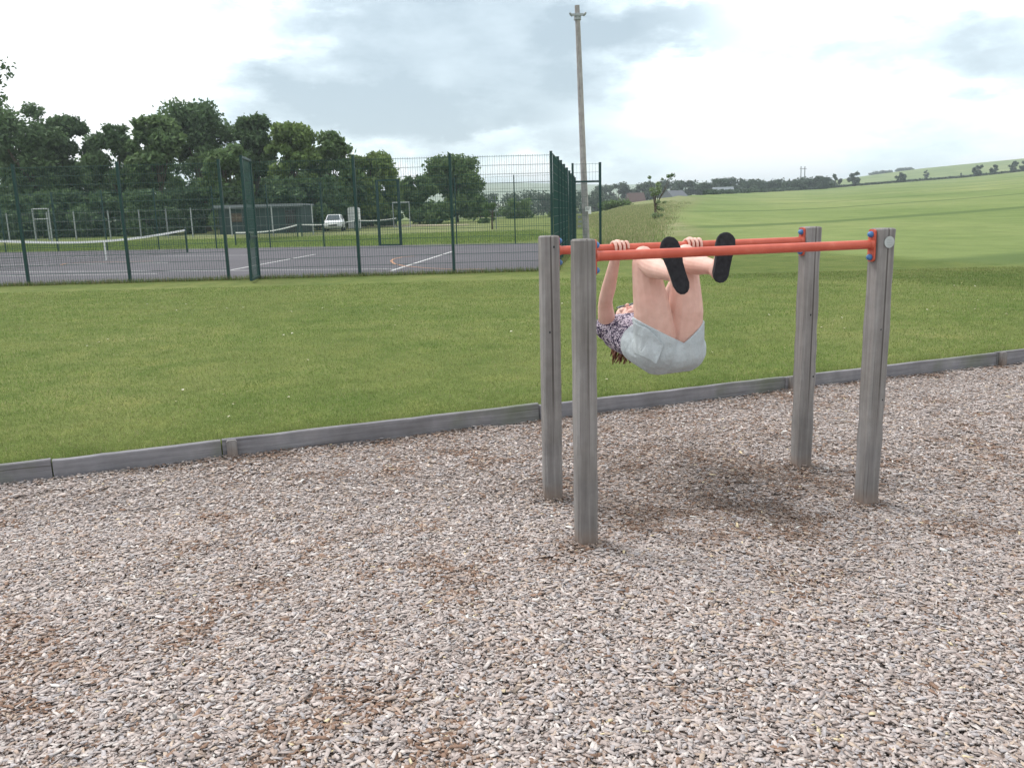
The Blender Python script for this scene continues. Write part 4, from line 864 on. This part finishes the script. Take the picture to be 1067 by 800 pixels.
# shoes: shaped sole slab and upper
def sole_outline(T, Hh, wscale, mirror):
    ax = (T-Hh); L = ax.length+.036; c0 = (T+Hh)/2; ax.normalize(); back = Vector((-.10, .98, 0)); back = (back-ax*back.dot(ax)).normalized(); sd_ = ax.cross(back).normalized()
    prof = [(0, 0), (.02, .018), (.07, .030), (.16, .0375), (.34, .0385), (.52, .0395), (.66, .044), (.78, .046), (.88, .042), (.95, .031), (.99, .014), (1, 0)]
    left = [(t, w*wscale*(1.05 if .5 < t < .9 else 1)) for t, w in prof]; right = [(t, -w*wscale*(.92 if .3 < t < .55 else 1)) for t, w in prof[1:-1]][::-1]
    pts = [(t, w*mirror) for t, w in left+right]; return c0, ax, back, sd_, L, pts
for q, (T, Hh) in enumerate(soles):
    c0, ax, back, sd_, L, pts = sole_outline(T, Hh, 1.0, 1 if q == 0 else -1); sh = MB(); n = len(pts)
    def ring(off, k): return [c0+ax*((t-.5)*L*k)+sd_*w*k+back*(off+.010*math.sin(math.pi*t)*0+.012*(t-.2)**2) for t, w in pts]
    rings = [ring(0, .90), ring(.001, .97), ring(.004, 1.0), ring(.013, 1.0), ring(.015, .97)]
    vs = [v for r_2 in rings for v in r_2]; sh.add(vs, [tuple(range(n))]+[(i*n+k, i*n+(k+1) % n, (i+1)*n+(k+1) % n, (i+1)*n+k) for i in range(4) for k in range(n)]+[tuple(range(5*n-1, 4*n-1, -1))])
    so = sh.build('shoe', M_sole, pe)
    bm_ = bmesh.new(); bm_.from_mesh(so.data); bmesh.ops.recalc_face_normals(bm_, faces=bm_.faces); bm_.to_mesh(so.data); bm_.free()
    um = MB(); rings = []
    for k_, off in ((.96, .014), (.95, .028), (.86, .042), (.62, .056)):
        rings.append([c0+ax*((t-.5)*L*k_+(.02 if k_ < .7 else 0))+sd_*w*k_+back*(off) for t, w in pts])
    vs = [v for r_2 in rings for v in r_2]; fs = []
    for i in range(3):
        for k in range(n):
            fs.append((i*n+k, i*n+(k+1) % n, (i+1)*n+(k+1) % n, (i+1)*n+k))
    fs = [f for f in fs if not (f[0] >= n and (f[0] % n) in (0, n-1, 1) and False)]
    fs.append(tuple(range(3*n, 4*n)))
    um.add(vs, fs, 0, True)
    # keep the upper only round heel and toe box (slip-on shoe)
    if True:
        uo = um.build('upper', M_dark, so)
# top (shirt): inflated chest, back and sleeve caps
st_ = MB()
for (A_, B_, wa, wb, ra, rb) in ((wst.lerp(pel, .30), chs, .070, .088, .100, .107), (chs, nck.lerp(chs, .40), .088, .098, .107, .082)):
    for t in [q/5 for q in range(6)]:
        c_ = A_.lerp(B_, t); w_ = wa+(wb-wa)*t; rr_ = ra+(rb-ra)*t
        for s in (-1, -.33, .33, 1): st_.ball(c_+side_ax*s*w_, rr_, 14)
for A_, E_ in ((sL, eL), (sR, eR)): limb(st_, [chs.lerp(nck, .45), A_, A_.lerp(E_, .22)], [.072, .070, .064])
shirt = remeshed(st_, 'top', .006, [M_floral], pe, 16)
# shorts: pelvis, seat and two short leg openings
so_ = MB()
def thigh_cap(h_, k_, f0, f1, r0, r1): limb(so_, [h_.lerp(k_, f0), h_.lerp(k_, f1)], [r0, r1], 18)
for t in [q/5 for q in range(6)]:
    c_ = pel.lerp(wst, t*.80); w_ = .080-.010*t; rr_ = .120-.012*t
    for s in (-1, -.33, .33, 1): so_.ball(c_+side_ax*s*w_, rr_, 14)
so_.ball(hL+Vector((0, .0, -.048)), .108, 16); so_.ball(hR+Vector((.0, .0, -.055)), .104, 16); so_.ball(hL.lerp(hR, .5)+Vector((.0, .01, -.065)), .108, 16)
thigh_cap(hL, kL, -.02, .36, .112, .104); thigh_cap(hR, kR, -.02, .30, .110, .103)
shorts = remeshed(so_, 'shorts', .006, [M_denim], pe, 26)
def hem_plane(p, q):
    P_, Q_ = at(*p, 4.3), at(*q, 4.3); dd = (Q_-P_).normalized(); n_ = dd.cross(Vector((0, 1, 0))); n_ = n_ if n_.z > 0 else -n_; return P_-pe.location, n_.normalized()
hpl = [hem_plane((655, 329), (712, 358)), hem_plane((712, 358), (734, 339))]
bm_ = bmesh.new(); bm_.from_mesh(shorts.data)
for co, no in hpl: bmesh.ops.bisect_plane(bm_, geom=bm_.verts[:]+bm_.edges[:]+bm_.faces[:], plane_co=co, plane_no=no)
dead = [f for f in bm_.faces if all((f.calc_center_median()-co).dot(no) > 0 for co, no in hpl)]
bmesh.ops.delete(bm_, geom=dead, context='FACES'); bm_.to_mesh(shorts.data); bm_.free()
bm_ = bmesh.new(); bm_.from_mesh(shorts.data); be = [e_ for e_ in bm_.edges if e_.is_boundary]; nb = {}
for e_ in be:
    a, b_ = e_.verts; nb.setdefault(a.index, []).append(b_.index); nb.setdefault(b_.index, []).append(a.index)
bm_.verts.ensure_lookup_table(); seen = set(); best = []
for st0 in nb:
    if st0 in seen: continue
    lp_ = [st0]; seen.add(st0)
    while True:
        nx = [q for q in nb[lp_[-1]] if q not in seen]
        if not nx: break
        lp_.append(nx[0]); seen.add(nx[0])
    if len(lp_) > len(best): best = lp_
hm_ = MB(); pts = [bm_.verts[i].co+pe.location for i in best][::3]; bm_.free()
if len(pts) > 5: hm_.tube(pts+[pts[0]], .0042, 8); hm_.build('hem', M_denim, shorts)
sm_ = shorts.modifiers.new('t', 'SOLIDIFY'); sm_.thickness = .005; sm_.offset = 1
# wrap panel of the shorts hanging open over the thigh
fl = MB(); g_ = []
pa = [at(656, 330, 4.40), at(664, 338, 4.30), at(676, 342, 4.245), at(692, 360, 4.225)]
pbm = [at(655, 345, 4.44), at(666, 352, 4.31), at(677, 358, 4.25), at(690, 364, 4.225)]
pc = [at(660, 368, 4.43), at(670, 372, 4.33), at(679, 376, 4.27), at(684, 380, 4.25)]
nn = 10
from mathutils.bvhtree import BVHTree
bvh = BVHTree.FromPolygons([tuple(v.co+pe.location) for v in shorts.data.vertices], [tuple(p.vertices) for p in shorts.data.polygons])
def drape(p, i, j, q):
    dr = (p-Vector((0, 0, 1.5))).normalized(); h = bvh.ray_cast(Vector((0, 0, 1.5)), dr)[0]
    if h is None: h = bvh.find_nearest(p)[0]
    return h-dr*(.009+.003*math.sin(j*.9+i)+(.034*(j/5)*(i/nn)**2 if q else 0)+.008*i/nn)
rows = []
for i in range(nn+1):
    t = i/nn*3; k = min(int(t), 2); f = t-k
    a = pa[k].lerp(pa[k+1], f); b_ = pbm[k].lerp(pbm[k+1], f); c_ = pc[k].lerp(pc[k+1], f)
    rows.append([drape(a.lerp(b_, j/5), i, j, 0) for j in range(5)]+[drape(b_.lerp(c_, j/5), i, j, 1) for j in range(6)])
vs = [v for r_2 in rows for v in r_2]; fl.add(vs, [(i*11+j, (i+1)*11+j, (i+1)*11+j+1, i*11+j+1) for i in range(nn) for j in range(10)], 0, True)
fo = fl.build('wrap_panel', M_denim, shorts); md = fo.modifiers.new('s', 'SOLIDIFY'); md.thickness = .004; md = fo.modifiers.new('b', 'SUBSURF'); md.levels = 1; md.render_levels = 1
# hair: cap over the skull plus hanging locks
hr = MB(); hr.ball(hp(0, -.030, .045), (.086, .088, .088), 18, 0, HM); hr.ball(hp(0, -.060, .0), (.076, .060, .085), 16, 0, HM)
rr = random.Random(12)
for k in range(60):
    a = hp(rr.uniform(-.07, .07), -.06+rr.uniform(-.03, .02), rr.uniform(-.06, .09)); tip = at(rr.uniform(636, 664), rr.uniform(366, 380), a.y-.02+rr.uniform(-.02, .02)) 
    md_ = a.lerp(tip, .5)+Vector((rr.uniform(-.015, .015), rr.uniform(-.01, .01), 0)); hr.tube([a, md_, tip], [.013, .011, .003], 7)
hair = hr.build('hair', M_hair, pe)
# sunglasses
sgm = MB()
for s in (-1, 1): sgm.ball(hp(s*.034, .080, .004), (.028, .006, .020), 14, 0, HM); sgm.tube([hp(s*.062, .070, .010), hp(s*.082, .02, .010), hp(s*.082, -.02, .004)], .003, 6)
sgm.tube([hp(-.012, .086, .010), hp(.012, .086, .010)], .003, 6); sgm.build('sunglasses', M_black, pe)
lp = MB(); lp.ball(hp(0, .082, -.060), (.018, .006, .007), 10, 0, HM); lp.build('lips', M_lip, pe)

# ------------------------------------------------------------------ haze
zl, zh_ = float(GZ.min())-1, max(float(GZ.max())+25, 60)
hz = MB(); hz.box((0, 0, (zl+zh_)/2), (11000, 11000, zh_-zl)); hm = bpy.data.materials.new('haze'); hm.use_nodes = True; hn_ = hm.node_tree; hn_.nodes.remove(hn_.nodes['Principled BSDF'])
pv = hn_.nodes.new('ShaderNodeVolumePrincipled'); pv.inputs['Density'].default_value = .00036; pv.inputs['Color'].default_value = (.80, .90, .97, 1); pv.inputs['Anisotropy'].default_value = .2
hn_.links.new(pv.outputs[0], hn_.nodes['Material Output'].inputs['Volume']); ho = hz.build('haze', hm); ho['kind'] = 'stuff'

# ------------------------------------------------------------------ world, sun
SUN_EL = math.radians(56); SUN_DIR = Vector((-.62, .42, 0)).normalized()
W = bpy.data.worlds.new('World'); S.world = W; W.use_nodes = True; t = W.node_tree; N = t.nodes; bg = N['Background']
sky = N.new('ShaderNodeTexSky'); sky.sky_type = 'NISHITA'; sky.sun_disc = False; sky.sun_elevation = SUN_EL; sky.sun_rotation = math.atan2(SUN_DIR.x, SUN_DIR.y)
tc = N.new('ShaderNodeTexCoord')
def nd(ty, **k):
    n = N.new(ty)
    for a, b_ in k.items(): setattr(n, a, b_)
    return n
def wn(vec, scale, det, rough=.6):
    n = nd('ShaderNodeTexNoise'); n.inputs['Scale'].default_value = scale; n.inputs['Detail'].default_value = det; n.inputs['Roughness'].default_value = rough; t.links.new(vec, n.inputs['Vector']); return n
mp = nd('ShaderNodeMapping'); mp.inputs['Scale'].default_value = (1, 1, 2.6); t.links.new(tc.outputs['Generated'], mp.inputs['Vector'])
n1 = wn(mp.outputs[0], 5, 8, .62); n2 = wn(mp.outputs[0], 2.6, 7, .6)
wsub = nd('ShaderNodeVectorMath', operation='SUBTRACT'); t.links.new(n1.outputs['Color'], wsub.inputs[0]); wsub.inputs[1].default_value = (.5, .5, .5)
wsc = nd('ShaderNodeVectorMath', operation='SCALE'); t.links.new(wsub.outputs[0], wsc.inputs[0]); wsc.inputs['Scale'].default_value = .22
wad = nd('ShaderNodeVectorMath', operation='ADD'); t.links.new(tc.outputs['Generated'], wad.inputs[0]); t.links.new(wsc.outputs[0], wad.inputs[1])
def mth(op, a, b_, clamp=False):
    m_ = nd('ShaderNodeMath', operation=op, use_clamp=clamp)
    for s_, v_ in ((m_.inputs[0], a), (m_.inputs[1], b_)):
        if isinstance(v_, (int, float)): s_.default_value = v_
        else: t.links.new(v_, s_)
    return m_.outputs[0]
def blob(px, py, wx, wy, amp):
    d = ray(px, py); d = d/np.linalg.norm(d); s1 = nd('ShaderNodeVectorMath', operation='SUBTRACT'); t.links.new(wad.outputs[0], s1.inputs[0]); s1.inputs[1].default_value = tuple(d)
    s2 = nd('ShaderNodeVectorMath', operation='MULTIPLY'); t.links.new(s1.outputs[0], s2.inputs[0]); s2.inputs[1].default_value = (F/wx, F/wx, F/wy)
    ln = nd('ShaderNodeVectorMath', operation='LENGTH'); t.links.new(s2.outputs[0], ln.inputs[0])
    mr = nd('ShaderNodeMapRange'); mr.interpolation_type = 'SMOOTHSTEP'; mr.inputs['From Min'].default_value = 1.15; mr.inputs['From Max'].default_value = .25; mr.inputs['To Min'].default_value = 0; mr.inputs['To Max'].default_value = amp
    t.links.new(ln.outputs['Value'], mr.inputs['Value']); return mr.outputs[0]
grey = mth('MULTIPLY', mth('SUBTRACT', n2.outputs['Fac'], .50), 1.3)
for bl_ in [(465, 55, 250, 110, 1.05), (340, 125, 230, 42, .75), (690, 45, 150, 46, .75), (260, 8, 120, 24, .5), (960, 62, 150, 40, .75), (610, 125, 150, 44, .45), (250, 78, 90, 30, .4), (850, 130, 160, 14, .35), (560, 160, 190, 22, .25), (1030, 25, 60, 60, .2), (250, 80, 90, 30, .35), (880, -150, 300, 60, .4), (200, -200, 500, 70, .5)]:
    grey = mth('ADD', grey, blob(*bl_))
for bl_ in [(90, 50, 190, 90, .6), (720, 105, 140, 40, .45), (850, 100, 150, 60, .35), (830, 30, 130, 30, .3), (315, 75, 36, 30, .35), (500, 140, 60, 14, .3)]:
    grey = mth('SUBTRACT', grey, blob(*bl_))
fine = mth('MULTIPLY', mth('SUBTRACT', n1.outputs['Fac'], .5), 1.9); grey = mth('ADD', grey, fine)
cr_ = nd('ShaderNodeValToRGB'); e = cr_.color_ramp.elements; e[0].position = 0; e[0].color = (1, 1, 1, 1); e[1].position = 1; e[1].color = (.33, .41, .46, 1)
for p_, c_ in ((.18, (.84, .97, .99, 1)), (.36, (.68, .80, .84, 1)), (.60, (.51, .60, .65, 1))):
    q = e.new(p_); q.color = c_
t.links.new(mth('MULTIPLY', grey, .82, True), cr_.inputs['Fac'])
SKY_STR = .1; CL = 8.0
cs_ = nd('ShaderNodeVectorMath', operation='SCALE'); t.links.new(cr_.outputs['Color'], cs_.inputs[0]); cs_.inputs['Scale'].default_value = CL
mx = nd('ShaderNodeMix', data_type='RGBA'); mx.inputs[0].default_value = .12; t.links.new(cs_.outputs[0], mx.inputs[6]); t.links.new(sky.outputs[0], mx.inputs[7])
t.links.new(mx.outputs[2], bg.inputs['Color']); bg.inputs['Strength'].default_value = SKY_STR
sl = bpy.data.lights.new('sun', 'SUN'); sl.energy = 1.5; sl.angle = math.radians(22); sl.color = (1, .96, .90); so = bpy.data.objects.new('sun', sl); COL.objects.link(so)
d = Vector((SUN_DIR.x*math.cos(SUN_EL), SUN_DIR.y*math.cos(SUN_EL), math.sin(SUN_EL))); so.rotation_euler = d.to_track_quat('Z', 'Y').to_euler(); so.location = (0, 0, 30)

S.view_settings.view_transform = 'Standard'; S.view_settings.look = 'None'; S.view_settings.exposure = .94; S.view_settings.gamma = 1
S.render.engine = 'CYCLES'; S.cycles.use_denoising = True; S.cycles.max_bounces = 6; S.cycles.diffuse_bounces = 3; S.cycles.transparent_max_bounces = 8
S.render.resolution_x = 1024; S.render.resolution_y = 767
